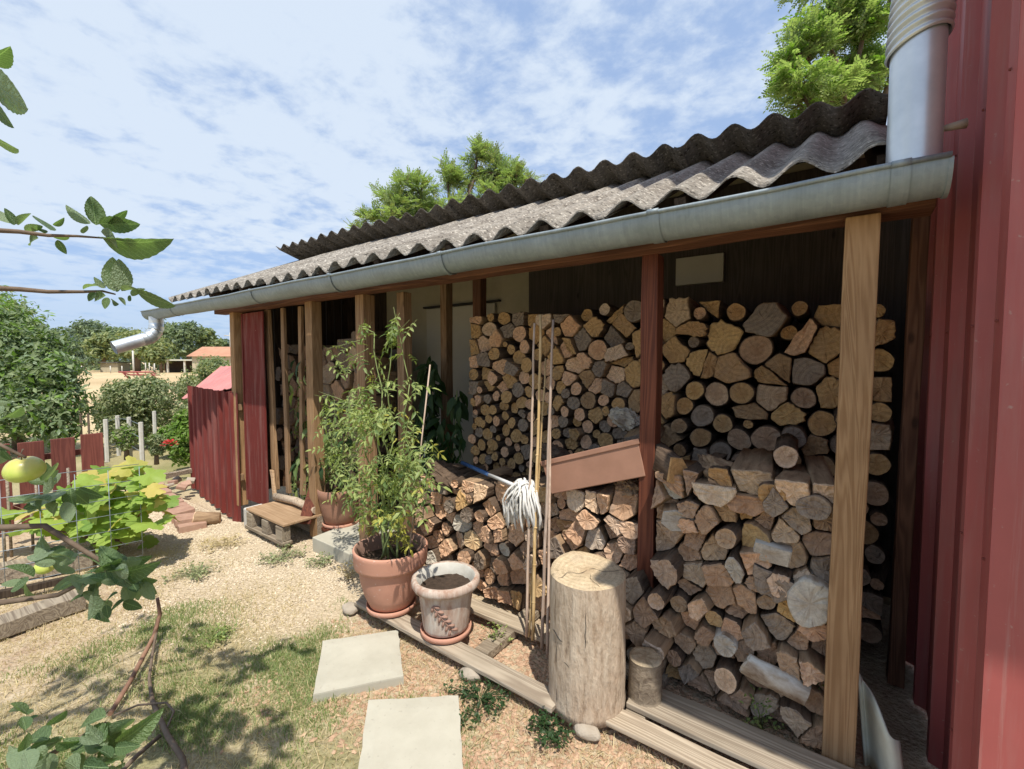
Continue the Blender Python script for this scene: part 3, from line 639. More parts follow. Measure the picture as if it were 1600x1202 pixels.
def pack(n, inside, region, bx, spacing, relax, wvar):
    seeds = []; tries = 0
    while len(seeds) < n and tries < 60000:
        tries += 1; x, z = rnd(bx[0], bx[1]), rnd(bx[2], bx[3])
        if not inside(x, z): continue
        sp_ = spacing(x, z)
        if all((x-u)**2+(z-v)**2 > (sp_*.78)**2 for u, v in seeds): seeds.append((x, z))
    ws = [rnd(-wvar, wvar) for _ in seeds]
    for it in range(relax):
        cs = cells(seeds, ws, region); new = []
        for s_, p in zip(seeds, cs):
            if len(p) < 3: new.append(s_); continue
            A, c = area_cen(p); new.append((s_[0]*.3+c[0]*.7, s_[1]*.3+c[1]*.7) if A else s_)
        seeds = new
    return [(p, s_) for p, s_ in zip(cells(seeds, ws, region), seeds) if len(p) >= 3 and area_cen(p)[0] > .0008]
def resample(poly, n):
    L_ = [math.dist(poly[i], poly[(i+1) % len(poly)]) for i in range(len(poly))]; T = sum(L_); out = []; i = 0; acc = 0
    for k in range(n):
        s_ = T*k/n
        while acc+L_[i] < s_: acc += L_[i]; i += 1
        t = (s_-acc)/max(L_[i], 1e-9); p, q = poly[i], poly[(i+1) % len(poly)]; out.append((p[0]+(q[0]-p[0])*t, p[1]+(q[1]-p[1])*t))
    return out
def log_mesh(outline, pith, length, depthn=.008, lump=.01, rim=None):
    """outline: list of (x,z) around pith at 0,0"""
    n = len(outline); cx_ = sum(p[0] for p in outline)/n; cz_ = sum(p[1] for p in outline)/n; vs = []; fs = []; mi = []
    tw = rnd(-.05, .05); tx, tz = rnd(-.012, .012), rnd(-.012, .012); sx, sz = rnd(-.22, .22), rnd(-.22, .22)
    def cut(x, z): return (x-cx_)*sx+(z-cz_)*sz
    def ring(sc_, y, f, nz_=0): 
        for k, (x, z) in enumerate(outline):
            X, Z = cx_+(x-cx_)*sc_, cz_+(z-cz_)*sc_; vs.append((X+f*tx*3+rnd(-nz_, nz_), y+(cut(X, Z) if f == 0 else 0)+rnd(-depthn, depthn)*(.5 if f == 0 else 0), Z+f*tz*3+rnd(-nz_, nz_)))
    ring(rnd(.86, 1.0), length, 1, lump*.4); ring(1.0, length*.5, .5, lump*.35); ring(1.01, .03, 0, .001); ring(1.0, .004, 0, .0008); ring(.93, -.003, 0, .001); ring(.5, rnd(-.004, .006), 0, .002)
    vs.append((cx_, cut(cx_, cz_), cz_))
    for r in range(5):
        for k in range(n): k2 = (k+1) % n; fs.append((r*n+k, r*n+k2, (r+1)*n+k2, (r+1)*n+k)); mi.append(1 if r < 3 or (r == 3 and rim and rim[0] <= k/n < rim[1]) else 0)
    for k in range(n): fs.append((5*n+k, 5*n+(k+1) % n, 6*n)); mi.append(0)
    fs.append(tuple(range(n))[::-1]); mi.append(0)
    me = bpy.data.meshes.new('firewood_log'); me.from_pydata(vs, [], fs)
    me.polygons.foreach_set('material_index', mi); me.update(); return me
nlog = [0]; STK = []
def add_log(outline, pos, rotv, mats, label, group, length=.34, name='firewood_log', lump=.01, rim=None):
    me = log_mesh(outline, (0, 0), length, lump=lump, rim=rim); me.materials.append(mats[0]); me.materials.append(mats[1])
    me.polygons.foreach_set('use_smooth', [p.material_index == 1 and len(p.vertices) == 4 for p in me.polygons])
    o = bpy.data.objects.new(name, me); COL.objects.link(o); o.location = pos; o.rotation_euler = rotv
    tag(o, label, 'log', group); nlog[0] += 1; return o
def round_outline(rx, rz, n=22, ang=0, irr=.05):
    ph = [rnd(0, 6.28) for _ in range(3)]; out = []
    for k in range(n):
        q = 2*math.pi*k/n; r = 1+irr*(math.sin(2*q+ph[0])*.6+math.sin(3*q+ph[1])*.5+math.sin(5*q+ph[2])*.4)
        x, z = rx*r*math.cos(q), rz*r*math.sin(q); out.append((x*math.cos(ang)-z*math.sin(ang), x*math.sin(ang)+z*math.cos(ang)))
    return out
def split_outline(cell, gap, n=30):
    A, c = area_cen(cell); r = math.sqrt(A)
    pl = [(c[0]+(x-c[0])*(1-gap/max(math.dist((x, z), c), .01)), c[1]+(z-c[1])*(1-gap/max(math.dist((x, z), c), .01))) for x, z in cell]
    # drop very short edges so faces read as wedges
    q = [pl[0]]
    for p in pl[1:]:
        if math.dist(p, q[-1]) > r*.2: q.append(p)
    if len(q) < 3: q = pl
    # sometimes cut a corner away or make a rounded bark side
    out = resample(q, n)
    bd = rnd(0, 6.28); jag = random.random() < .4; res = []; ph = rnd(0, 9)
    for k, (x, z) in enumerate(out):
        a = math.atan2(z-c[1], x-c[0]); dd = math.cos(a-bd); rr = math.dist((x, z), c)
        s_ = 1+rnd(-.03, .03)
        if dd > .3:
            tgt = r*.60; s_ = (rr*.84+tgt*.16)/rr
            if jag: s_ += .075*math.sin(k*2.6+ph)
        else: s_ *= .965+.035*math.sin(k*.7+ph)
        res.append((c[0]+(x-c[0])*s_-c[0], c[1]+(z-c[1])*s_-c[1]))
    return c, res
def zone(X, Z, zones, levels):
    a = next(t for lim, t in zones if X < lim); b = next(t for lim, t in levels if Z < lim); return b+' '+a
def tone(m): return {'endgrain_brown': 'brown', 'endgrain_tan': 'tan', 'endgrain_yellow': 'yellowish', 'endgrain_grey': 'grey', 'endgrain_white': 'whitish'}[m.name]
def halve(packed, prob, minA=.009):
    out = []
    for cell, s_ in packed:
        A, c = area_cen(cell)
        if A > minA and random.random() < prob(*c):
            # cut across the longer direction so the pieces come out as wedges and half moons
            ang = rnd(0, math.pi); nx, nz_ = math.cos(ang), math.sin(ang); off = nx*c[0]+nz_*c[1]+rnd(-.02, .02)
            for q in (clip(cell, nx, nz_, off), clip(cell, -nx, -nz_, -off)):
                if len(q) >= 3 and area_cen(q)[0] > .0018: out.append((q, area_cen(q)[1]))
        else: out.append((cell, s_))
    return out
def stack(packed, roundness, Y, matpick, zones, levels, group, gap=.005, Lr=(.30, .38), yj=.03, lean=0):
    seen = []
    for cell, s_ in packed:
        A, c = area_cen(cell); m = matpick(*c); isr = random.random() < roundness(*c)
        y = Y+rnd(-yj, yj)+lean*(c[1]-.5)-(.085 if (Y < 2.2 and c[1] < .44 and -.80 < c[0] < -.56) else 0)
        if isr:
            # fit ellipse inside the cell
            rmin = min(abs((q[0]-p[0])*(p[1]-c[1])-(p[0]-c[0])*(q[1]-p[1]))/max(math.dist(p, q), 1e-6) for p, q in zip(cell, cell[1:]+cell[:1]))
            r = min(rmin*rnd(1.0, 1.08), math.sqrt(A/math.pi)); ol = round_outline(r*rnd(.97, 1.06), r*rnd(.93, 1.04), 20, rnd(0, 3)); pos = (c[0], y, c[1]); kind = 'round'
            if r < .018: continue
            sm = BARK
        else:
            cc, ol = split_outline(cell, gap); 
            po = (rnd(-1, 1)*math.sqrt(A)*.8, rnd(-1, 1)*math.sqrt(A)*.8)
            ol = [(x-po[0], z-po[1]) for x, z in ol]; pos = (cc[0]+po[0], y, cc[1]+po[1]); kind = 'split'; sm = random.choice([BARK, SPLIT, SPLIT])
        size = 'small' if A < .009 else ('big' if A > .022 else 'medium')
        ww = max(p[0] for p in ol)-min(p[0] for p in ol); hh = max(p[1] for p in ol)-min(p[1] for p in ol); shp_ = 'wide ' if ww > 1.3*hh else 'upright ' if hh > 1.25*ww else ''
        lb = f'{size} {tone(m)} {shp_}{kind} log {zone(c[0], c[1], zones, levels)}'
        o = add_log(ol, pos, (rnd(-.06, .06), 0, rnd(-.08, .08)), (m, sm), lb, group, rnd(*Lr), rim=(0, 1) if isr else (lambda a_: (a_, a_+rnd(.2, .45)))(rnd(0, .6)) if random.random() < .6 else None)
        seen.append((o, c)); o.rotation_euler.z += (rnd(-.25, .25) if (not isr and Y < 2.2 and random.random() < .5) else 0); dd = Vector((c[0], y, c[1]-CAMH)).length; STK.append([A/dd**2*(0 if (Y > 2.5 and c[1] < .72 and c[0] > -2.3 and c[0] < .0) else 1), o, lb])
    return seen
def lin(pts):
    def f(x):
        for (a, b), (c, d) in zip(pts, pts[1:]):
            if x <= c: return b+(d-b)*max(0, (x-a))/(c-a)
        return pts[-1][1]
    return f
# --- front stack (low pile by the pots, higher between the stump and the front post)
topF = lin([(-2.26, .56), (-2.15, .64), (-1.6, .68), (-1.1, .74), (-.74, .78), (-.6, .90), (-.3, .99), (-.07, .96)])
def regF(x, z): return [(-2.27, .03), (.03, .03), (.03, 1.02), (-2.27, 1.02)]
packF = pack(300, lambda x, z: .04 < z < topF(x) and not (-.75 < x < -.61 and z > .42), regF, (-2.26, .02, .04, 1.0), lambda x, z: random.choice((.10, .125, .15)) if x < -.85 else random.choice((.09, .115, .145)), 0, .0009)
def trimtop(packed, topf, add=.05):
    out = []
    for cell, s_ in packed:
        t = topf(s_[0])+add; c = clip(cell, 0, 1, t)
        if len(c) >= 3: out.append((c, s_))
    return out
packF = trimtop(packF, topF)
def besidepost(packed):
    out = []
    for cell, s_ in packed:
        if s_[1] > .42: cell = clip(cell, 1, 0, -.732) if s_[0] < -.68 else clip(cell, -1, 0, .628)
        if len(cell) >= 3 and area_cen(cell)[0] > .001: out.append((cell, s_))
    return out
packF = besidepost(packF)
packF = halve(packF, lambda x, z: .5, .0115)
zF = [(-2.0, 'front stack behind big pot'), (-1.7, 'front stack behind limed pot'), (-1.4, 'front stack left of canes'), (-1.05, 'front stack behind canes'), (-.72, 'front stack behind chopping block'), (-.5, 'front stack right of red post'), (-.28, 'front stack between the posts'), (9, 'front stack beside pale post')]
lF = [(.2, 'at the bottom of the'), (.33, 'low in the'), (.46, 'mid-low in the'), (.6, 'halfway up the'), (.74, 'high in the'), (9, 'on top of the')]
def pickF(x, z):
    r = random.random()
    if x < -.85: return E_SUN if r < .72 else (E_YEL if r < .84 else (E_GREY if r < .91 else E_WHITE if r < .95 else E_BROWN))
    return E_BROWN if r < .66 else (E_SUN if r < .88 else (E_YEL if r < .93 else (E_GREY if r < .98 else E_WHITE)))
packF1 = [q for q in packF if area_cen(q[0])[1][0] < -.68]; packF2 = [q for q in packF if area_cen(q[0])[1][0] >= -.68]
stack(packF2, lambda x, z: .07, 1.965, pickF, zF, lF, 'firewood logs in the front stack', .004, (.36, .46), .05)
stack(packF1, lambda x, z: .16, 2.05, pickF, zF, lF, 'firewood logs in the front stack', .004, (.30, .42), .055)
# --- tall stack behind it
topB = lin([(-2.26, 1.74), (-2.0, 1.78), (-1.5, 1.72), (-1.2, 1.76), (-.9, 1.80), (-.45, 1.72), (-.1, 1.70), (.22, 1.66)])
def regB(x, z): return [(-2.27, .55 if x < -.2 else .1), (.225, .55 if x < -.2 else .1), (.225, 1.84), (-2.27, 1.84)]
def spB(x, z):
    if x < -1.05: return .083 if z < 1.28 else .115
    return .125 if z < 1.3 else .15
packB = pack(330, lambda x, z: (.57 if x < -.12 else .12) < z < topB(x), regB, (-2.26, .22, .12, 1.83), spB, 4, .0012)
packB = trimtop(packB, topB, .04)
packB = halve(packB, lambda x, z: (.4 if z > 1.25 else 0) if x < -1.05 else .3, .015)
def rB(x, z):
    if x < -1.05: return .9 if z < 1.25 else .25
    return .72 if z < 1.3 else .35
zB = [(-1.9, 'rear stack next to door'), (-1.6, 'rear stack above the mop'), (-1.25, 'rear stack behind canes'), (-.8, 'rear stack left of red post'), (-.5, 'rear stack right of red post'), (-.2, 'rear stack between the posts'), (.0, 'rear stack left of pale post'), (9, 'rear stack right of pale post')]
lB = [(.8, 'low in the'), (.95, 'a third up the'), (1.1, 'mid-low in the'), (1.25, 'halfway up the'), (1.42, 'mid-high in the'), (1.6, 'high in the'), (9, 'on top of the')]
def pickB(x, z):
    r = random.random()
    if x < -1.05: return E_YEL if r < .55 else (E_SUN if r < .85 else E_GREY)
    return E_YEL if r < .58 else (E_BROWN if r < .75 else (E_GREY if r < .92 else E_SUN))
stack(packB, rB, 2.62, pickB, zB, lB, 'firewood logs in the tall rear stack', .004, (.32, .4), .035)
# --- stack behind the slats at the far end
topS = lin([(-4.85, 1.60), (-3.9, 1.55), (-3.35, 1.72)])
packS = pack(95, lambda x, z: .12 < z < topS(x), lambda x, z: [(-4.9, .1), (-3.35, .1), (-3.35, 1.8), (-4.9, 1.8)], (-4.88, -3.37, .12, 1.78), lambda x, z: .15, 1, .001)
zS = [(-4.35, 'far stack behind the red panel'), (-3.9, 'far stack behind the slats'), (9, 'far stack behind the tomato plant')]
lS = [(.5, 'low in the'), (.8, 'mid-low in the'), (1.1, 'halfway up the'), (1.35, 'high in the'), (9, 'on top of the')]
stack(trimtop(packS, topS, .04), lambda x, z: .2, 2.48, lambda x, z: random.choice([E_BROWN, E_BROWN, E_GREY, E_SUN]), zS, lS, 'firewood logs at the far end', .006, (.3, .36), .05)
NUM = ['', 'first', 'second', 'third', 'fourth', 'fifth', 'sixth', 'seventh', 'eighth', 'ninth', 'tenth']
STK.sort(key=lambda s_: -s_[0]); keep, rest = STK[:270], STK[270:]
byl = {}
for s_ in keep: byl.setdefault(s_[2], []).append(s_[1])
for lb, os_ in byl.items():
    if len(os_) > 1:
        spanx = max(o.location.x for o in os_)-min(o.location.x for o in os_); spanz = max(o.location.z for o in os_)-min(o.location.z for o in os_)
        hor = spanx >= spanz; os_.sort(key=(lambda o: o.location.x) if hor else (lambda o: -o.location.z)); n_ = len(os_)
        for i, o in enumerate(os_):
            w_ = (('leftmost' if hor else 'uppermost') if i == 0 else ('rightmost' if hor else 'lowest') if i == n_-1 else 'middle' if n_ == 3 else NUM[i+1]+' from '+('left' if hor else 'top')); o['label'] = (w_+' '+lb)
mats_ = []; V_ = []; F_ = []; MI_ = []; b_ = 0
for _, o, _l in rest:
    me = o.data; M4 = Matrix.Translation(o.location) @ o.rotation_euler.to_matrix().to_4x4()
    for m in me.materials:
        if m not in mats_: mats_.append(m)
    V_ += [tuple(M4 @ v.co) for v in me.vertices]; F_ += [tuple(i+b_ for i in p.vertices) for p in me.polygons]; MI_ += [mats_.index(me.materials[p.material_index]) for p in me.polygons]; b_ += len(me.vertices); bpy.data.objects.remove(o)
me = bpy.data.meshes.new('firewood_pile'); me.from_pydata(V_, [], F_)
for m in mats_: me.materials.append(m)
me.polygons.foreach_set('material_index', MI_); me.update(); o = bpy.data.objects.new('firewood_pile', me); COL.objects.link(o)
tag(o, 'remaining small and half hidden firewood logs deep in the dark stacks', 'firewood', None, 'stuff')
# --- single logs one can pick out
def special(px, py, Y, rx, rz, mat, side, label, rot=(0, 0, 0), L_=.34, kind='round', n=24, irr=.06, dy=0):
    p = onY(px, py, Y); k = p.y
    ol = round_outline(rx, rz, n, irr=irr) if kind == 'round' else kind
    return add_log(ol, (p.x, p.y+dy, p.z), rot, (mat, side), label, 'single logs lying on and in the stacks', L_)
def wedge(w, h, n=24, jag=0, flip=1):   # half or quarter split: flat top, round underside
    pts = [(-w/2, h*.5)]; 
    for k in range(11): q = math.pi*(1+k/10); pts.append((w/2*math.cos(q), flip*h*.5+h*math.sin(q)*flip*(1+(jag*math.sin(k*2.3)))))
    pts.append((w/2, h*.5)); return resample(pts if flip > 0 else pts, n)
special(1205, 774, 1.940, .047, .045, E_YEL, BARK, 'bright yellow round log with dark heart, right of the fibrous stump piece', L_=.4)
special(1272, 794, 1.935, .055, .045, E_GREY, BARK, 'dark grey round log beside the bright yellow one', L_=.4)
special(1266, 944, 1.915, .075, .082, E_WHITE, BIRCH, 'big pale round log touching the left edge of the front post', L_=.4, irr=.08)
special(1062, 738, 1.950, .06, .045, E_YEL, BARK, 'yellow split wedge on top of the front stack right of the red post', rot=(.1, .25, .75), kind=[(-.05, -.05), (.04, -.06), (.07, -.01), (.0, .06), (-.06, .055)], L_=.32)
special(1115, 775, 1.940, .075, .05, E_SUN, SPLIT, 'half round log with rings showing, below the fibrous stump piece', kind=wedge(.17, .085, jag=.08), rot=(.1, 0, .2))
special(1165, 790, 1.960, .1, .05, E_BROWN, SPLIT, 'wide jagged brown split log below the bright yellow round', kind=wedge(.19, .075, jag=.12))
special(1205, 868, 1.935, .05, .035, E_WHITE, WHITEWOOD, 'white painted squared block in the middle of the front stack', kind=[(-.065, -.035), (.06, -.03), (.065, .035), (-.055, .035)], rot=(0, .05, .1))
special(1208, 918, 1.920, .075, .05, E_GREY, BLACKW, 'dark knotty gnarled log end in the middle of the front stack', kind=wedge(.17, .1, jag=.2), rot=(0, .3, 0))
special(1132, 1010, 1.925, .045, .038, E_WHITE, BIRCH, 'log end with white chalky patch low in the front stack')
special(1062, 815, 1.935, .06, .04, E_WHITE, SPLIT, 'split log with white face left of the half round one', kind=[(-.075, -.02), (-.03, -.05), (.07, -.03), (.06, .02), (-.02, .045), (-.07, .03)], rot=(.1, .1, .3))
special(985, 830, 2.035, .05, .045, E_SUN, BARK, 'orange tan split log near the chopping block top', kind=wedge(.13, .08))
special(923, 832, 2.055, .04, .042, E_YEL, BARK, 'orange round log with dark bark just above the chopping block')
special(883, 822, 2.065, .05, .045, E_YEL, BARK, 'orange round log right of the pale poles', kind=wedge(.105, .06))
special(1000, 690, 2.385, .08, .05, E_GREY, SPLIT, 'grey fractured split piece behind the brown trough', kind=[(-.09, .0), (-.02, -.05), (.08, -.03), (.09, .01), (.02, .05)], rot=(.2, .1, .2), L_=.25)
# long birch piece lying obliquely low in the front stack
p = onY(1165, 1035, 1.925); q = onY(1258, 1092, 1.93); o = add_log(round_outline(.036, .044, 20, irr=.12), (p.x, p.y, p.z), (0, 0, 0), (E_WHITE, BIRCH), 'pale barkless piece lying obliquely low in the front stack', 'single logs lying on and in the stacks', (q-p).length)
o.rotation_euler = (q-p).to_track_quat('Y', 'Z').to_euler()
# fibrous torn stump piece on top
def torn(px, py, Y, s_, label, mat=SPLIT, rz=0):
    p = onY(px, py, Y); bm = bmesh.new(); bmesh.ops.create_icosphere(bm, subdivisions=4, radius=1)
    for v in bm.verts:
        c = v.co.copy(); f = noise.noise(c*1.6+Vector((px, 0, 0)))*.35+noise.noise(Vector((c.x*3, c.y*8, c.z*2.2+px)))*.28+noise.noise(c*9)*.10
        v.co = Vector((c.x*s_[0], c.y*s_[1], c.z*s_[2]))*(1+f)
    me = bpy.data.meshes.new('torn_log'); bm.to_mesh(me); bm.free(); me.materials.append(mat); o = bpy.data.objects.new('torn_log', me); COL.objects.link(o); o.location = p; o.rotation_euler = (0, .5, rz)
    tag(o, label, 'log', 'torn root pieces'); return o
torn(1135, 745, 2.12, (.12, .12, .06), 'fibrous torn stump piece on top of the front stack right of the red post', SPLIT)
torn(985, 760, 2.14, (.06, .10, .045), 'torn grey brown split piece on top of the front stack left of the red post', SPLIT)
torn(980, 655, 2.56, (.10, .08, .055), 'pale knotty root piece in the rear stack above the brown trough', E_WHITE)
torn(700, 742, 2.13, (.16, .10, .035), 'dark bark slab on top of the front stack below the pepper plant', BARK)
torn(870, 715, 2.35, (.12, .10, .05), 'dark bark covered piece behind canes', BARK)
# logs lying on top of the low pile seen lengthways
for i, (px, py, rz, lb) in enumerate(((735, 770, .5, 'log lying lengthways on the low pile left of the mop'), (800, 775, -.4, 'log lying lengthways on the low pile behind the mop head'), (905, 790, .35, 'dark barked log lying under the brown trough'), (1230, 700, .1, 'dark log lying high behind the bright yellow round'))):
    p = onY(px, py, 2.16); o = add_log(round_outline(.045, .045, 18), (p.x, p.y-.05, p.z-.03), (0, 0, rz), (random.choice([E_SUN, E_BROWN]), BARK), lb, 'single logs lying on and in the stacks', .4)
# pallet boards under the stack
def plank(px0, py0, px1, py1, wd, z, label, th=.022, mat=W_GREY, Yf=None, name='pallet_board'):
    a, b = onZ(px0, py0, z), onZ(px1, py1, z)
    if Yf: a.y = b.y = Yf
    o = beam(name, a+Vector((0, wd/2, -th/2)), b+Vector((0, wd/2, -th/2)), wd, th, mat, .004); tag(o, label, 'plank', 'grey boards of the log pallets'); return o
a = plank(553, 941, 862, 1108, .10, .065, 'grey front board of the pallet under the two pots')
plank(905, 1128, 1240, 1290, .095, .055, 'grey front board of the pallet right of the chopping block', Yf=1.575)
plank(640, 905, 1000, 1075, .10, .065, 'grey second board of the pallet behind the pots and canes', Yf=1.85)
plank(972, 1108, 1420, 1290, .10, .07, 'pale board in front of the split stack right of the small stump', Yf=1.69)
plank(1020, 1085, 1400, 1250, .075, .06, 'pale board directly under the front row of split logs', Yf=1.795)
for px, py, lb in ((915, 1140, 'rough stone under the pallet by the chopping block'), (735, 1052, 'grey stone under the front pallet board'), (548, 950, 'small flat stone at the left end of the front board')):
    p = onZ(px, py, .02); bm = bmesh.new(); bmesh.ops.create_icosphere(bm, subdivisions=3, radius=.05)
    for v in bm.verts: c = v.co*20; v.co = Vector((v.co.x*1.1, v.co.y*.8, v.co.z*.55))*(1+.25*noise.noise(c*.9+p))
    me = bpy.data.meshes.new('stone'); bm.to_mesh(me); bm.free(); me.materials.append(STONEM); o = bpy.data.objects.new('stone', me); COL.objects.link(o); o.location = p; tag(o, lb, 'stone', 'stones around the pallets')
for i in range(3):
    X = (-2.2, -1.35, -.6)[i]; m = MB(); m.box((0, 0, 0), (.08, .9, .045)); o = m.build('pallet_bearer', W_GREYY, None, (X, 2.08, .022), .004); tag(o, ('rough bearer under the left end of the front pallet', 'rough bearer under the pallet behind the old pot', 'rough bearer under the pallet by the small stump')[i], 'plank', 'pallet bearers')
# ------------------------------------------------------------------ chopping block and small stump
def stump(name, px, py, r, h, matside, label, seed, split=False, z0=0):
    p = onZ(px, py, z0); m = MB(); n = 64; random.seed(seed)
    def fn(q, z): return 1+.03*noise.noise(Vector((math.cos(q)*1.5, math.sin(q)*1.5, seed)))+.014*noise.noise(Vector((math.cos(q)*9, math.sin(q)*9, z*2+seed)))
    t = thing(name, label, 'stump', (p.x, p.y, z0))
    prof = [(r*1.03, 0), (r*1.02, .03)]+[(r*(1.0+.015*math.sin(i)), h*(i+1)/9) for i in range(7)]+[(r*.985, h-.02), (r*.975, h-.006)]
    m.lathe(prof, n, fn=fn); m.f.append(tuple(range(n))[::-1]); m.m.append(0); m.smooth.append(False)
    m.build('bark_side', matside, t)
    m = MB(); vs = []; fs = []; rr = [.978, .93, .7, .45, .2]
    for k, s_ in enumerate(rr):
        for i in range(n):
            q = 2*math.pi*i/n; R_ = r*s_*fn(q, h); z = h-.006 if k == 0 else h+.002*math.sin(5*q+k)+(.012*noise.noise(Vector((math.cos(q)*s_*3, math.sin(q)*s_*3, seed)))if split else 0)
            if split and math.sin(q-.9) > .55 and k < 3: z += .035*(math.sin(q-.9)-.55)*(1.4 if k == 0 else 1.2)
            vs.append((R_*math.cos(q), R_*math.sin(q), z))
    vs.append((0, 0, h))
    for k in range(4):
        for i in range(n): fs.append((k*n+i, k*n+(i+1) % n, (k+1)*n+(i+1) % n, (k+1)*n+i))
    for i in range(n): fs.append((4*n+i, 4*n+(i+1) % n, 5*n))
    m.add(vs, fs, 0, True); m.build('cut_top', E_TOP, t)
    if split:
        for (a0, l0, l1) in ((.5, .05, .92), (2.3, .1, .7), (4.2, .02, .95), (5.4, .3, .93)):
            pts = [(r*s_*math.cos(a0+.1*math.sin(s_*9)), r*s_*math.sin(a0+.1*math.sin(s_*9)), h+.0035+.012*noise.noise(Vector((math.cos(a0)*s_*3, math.sin(a0)*s_*3, seed)))) for s_ in [l0+(l1-l0)*k/8 for k in range(9)]]
            if math.sin(a0-.9) < .5: m = MB(); m.tube(pts, [.0003]+[.0009]*7+[.0003], 5); m.build('drying_crack', BLACKW, t)
    if split:   # drying cracks in the debarked side
        for (q, z0_, z1) in ((-1.95, .03, .30), (-1.15, .32, .46)):
            pts = [((r*1.004)*fn(q, 0)*math.cos(q+.012*math.sin(k*1.7)), (r*1.004)*fn(q, 0)*math.sin(q+.012*math.sin(k*1.7)), z0_+(z1-z0_)*k/8) for k in range(9)]
            m = MB(); m.tube(pts, [.0005]+[.0014]*7+[.0005], 5); m.build('drying_crack', BLACKW, t)
        for (q0, q1, z) in ((-2.15, -1.75, .335), (-1.72, -1.42, .235)):
            pts = [((r*1.004)*fn(q0, 0)*math.cos(q0+(q1-q0)*k/6), (r*1.004)*fn(q0, 0)*math.sin(q0+(q1-q0)*k/6), z-.02*k/6+.004*math.sin(k)) for k in range(7)]
            m = MB(); m.tube(pts, [.0005]+[.0022]*5+[.0005], 5); m.build('drying_crack', BLACKW, t)
    return t
stump('chopping_block', 916, 1090, .158, .55, BARKZ, 'large debarked round chopping block standing on the front boards', 3, True, .03)
stump('small_stump', 1007, 1098, .066, .20, BARKZD, 'short thick stump with pale cut top beside the chopping block', 9, False, .04)
# ------------------------------------------------------------------ pots
def pot(name, px, py, prof, inner, mat, matin, label, saucer=None, z0=.07, soil=None, rimf=None):
    p = onZ(px, py, z0); t = thing(name, label, 'plant pot', (p.x, p.y, z0)); m = MB(); m.lathe(prof, 56, fn=rimf); m.build('pot_body', mat, t)
    m = MB(); m.lathe(inner, 56, fn=rimf); m.build('inside_wall', matin, t)
    if saucer:
        m = MB(); r, h = saucer; m.lathe([(0, 0), (r*.9, 0), (r, .006), (r*1.02, h), (r*.985, h+.002), (r*.96, h*.6), (.0, h*.5)], 48); m.build('saucer', TERRA, t)
    z, r = soil; m = MB(); vs = []; n = 40; 
    for k in range(8):
        for i in range(n): q = 2*math.pi*i/n; R_ = r*k/7; vs.append((R_*math.cos(q), R_*math.sin(q), z+.012*noise.noise(Vector((R_*math.cos(q)*30, R_*math.sin(q)*30, px)))))
    m.add(vs, [(k*n+i, k*n+(i+1) % n, (k+1)*n+(i+1) % n, (k+1)*n+i) for k in range(7) for i in range(n)], 0, True); m.build('soil', SOIL, t); return t, p
# big terracotta pot
pt, PP = pot('terracotta_pot', 612, 947, [(0, .02), (.10, .02), (.118, .03), (.145, .09), (.166, .17), (.176, .245), (.178, .252), (.196, .255), (.20, .27), (.203, .33), (.205, .345), (.200, .352), (.194, .352)],
    [(.194, .352), (.186, .342), (.183, .30), (.172, .25)], TERRA, TERRA_IN, 'large smooth terracotta pot holding the tall tomato plant', (.135, .03), soil=(.27, .18))
# limed pot with relief
rimw = lambda q, z: 1+.012*math.sin(2*q+1)+.008*math.sin(5*q)
def chippy(q, z): return 1+.010*math.sin(3*q)+(.02*noise.noise(Vector((math.cos(q)*3, math.sin(q)*3, 2))) if z > .2 else 0)
pl, PL = pot('limed_pot', 697, 985, [(0, .02), (.095, .02), (.112, .03), (.118, .05), (.125, .12), (.134, .19), (.141, .232), (.150, .245), (.166, .248), (.174, .262), (.172, .282), (.162, .292), (.148, .290)],
    [(.148, .290), (.138, .275), (.132, .24), (.125, .20)], LIMED, WHITEWOOD, 'old whitish limed pot with raised leaf sprig, right of the big terracotta pot', (.128, .03), soil=(.235, .131), rimf=chippy)
m = MB(); tow = math.atan2(-PL.y, -PL.x)-.45
for i in range(2):
    pass
spr = []
for k in range(6):
    u = k/5; q = tow-.02+u*.66; z = .20-.125*u; spr.append((q, z))
def onpot(q, z, o=.004): r = .118+(.141-.118)*(z-.05)/.18+o; return Vector((r*math.cos(q), r*math.sin(q), z))
m.tube([onpot(q, z, .002) for q, z in spr], .004, 6)
for k, (q, z) in enumerate(spr):
    for s_ in (-1, 1):
        st0 = (onpot(q+.1, z-.02)-onpot(q, z)).normalized(); nn_ = Vector((math.cos(q), math.sin(q), 0)); pr2 = nn_.cross(st0).normalized()
        dr = (st0*.75+pr2*s_*.8).normalized(); c = onpot(q, z, .001)+dr*.019; c = onpot(math.atan2(c.y, c.x), c.z, .001); M4 = frame(c, dr, nn_, 1)
        vs = []
        for r_, hh in ((1, -.3), (.75, .6), (0, 1)):
            for a in range(10): aa = a*.6283; vs.append(M4 @ Vector((.0195*r_*math.cos(aa), .0075*r_*math.sin(aa), .008*hh)))
        m.add(vs, [(r0*10+a, r0*10+(a+1) % 10, (r0+1)*10+(a+1) % 10, (r0+1)*10+a) for r0 in range(2) for a in range(10)], 0, True)
m.build('leaf_sprig_relief', TERRA_IN, pl)
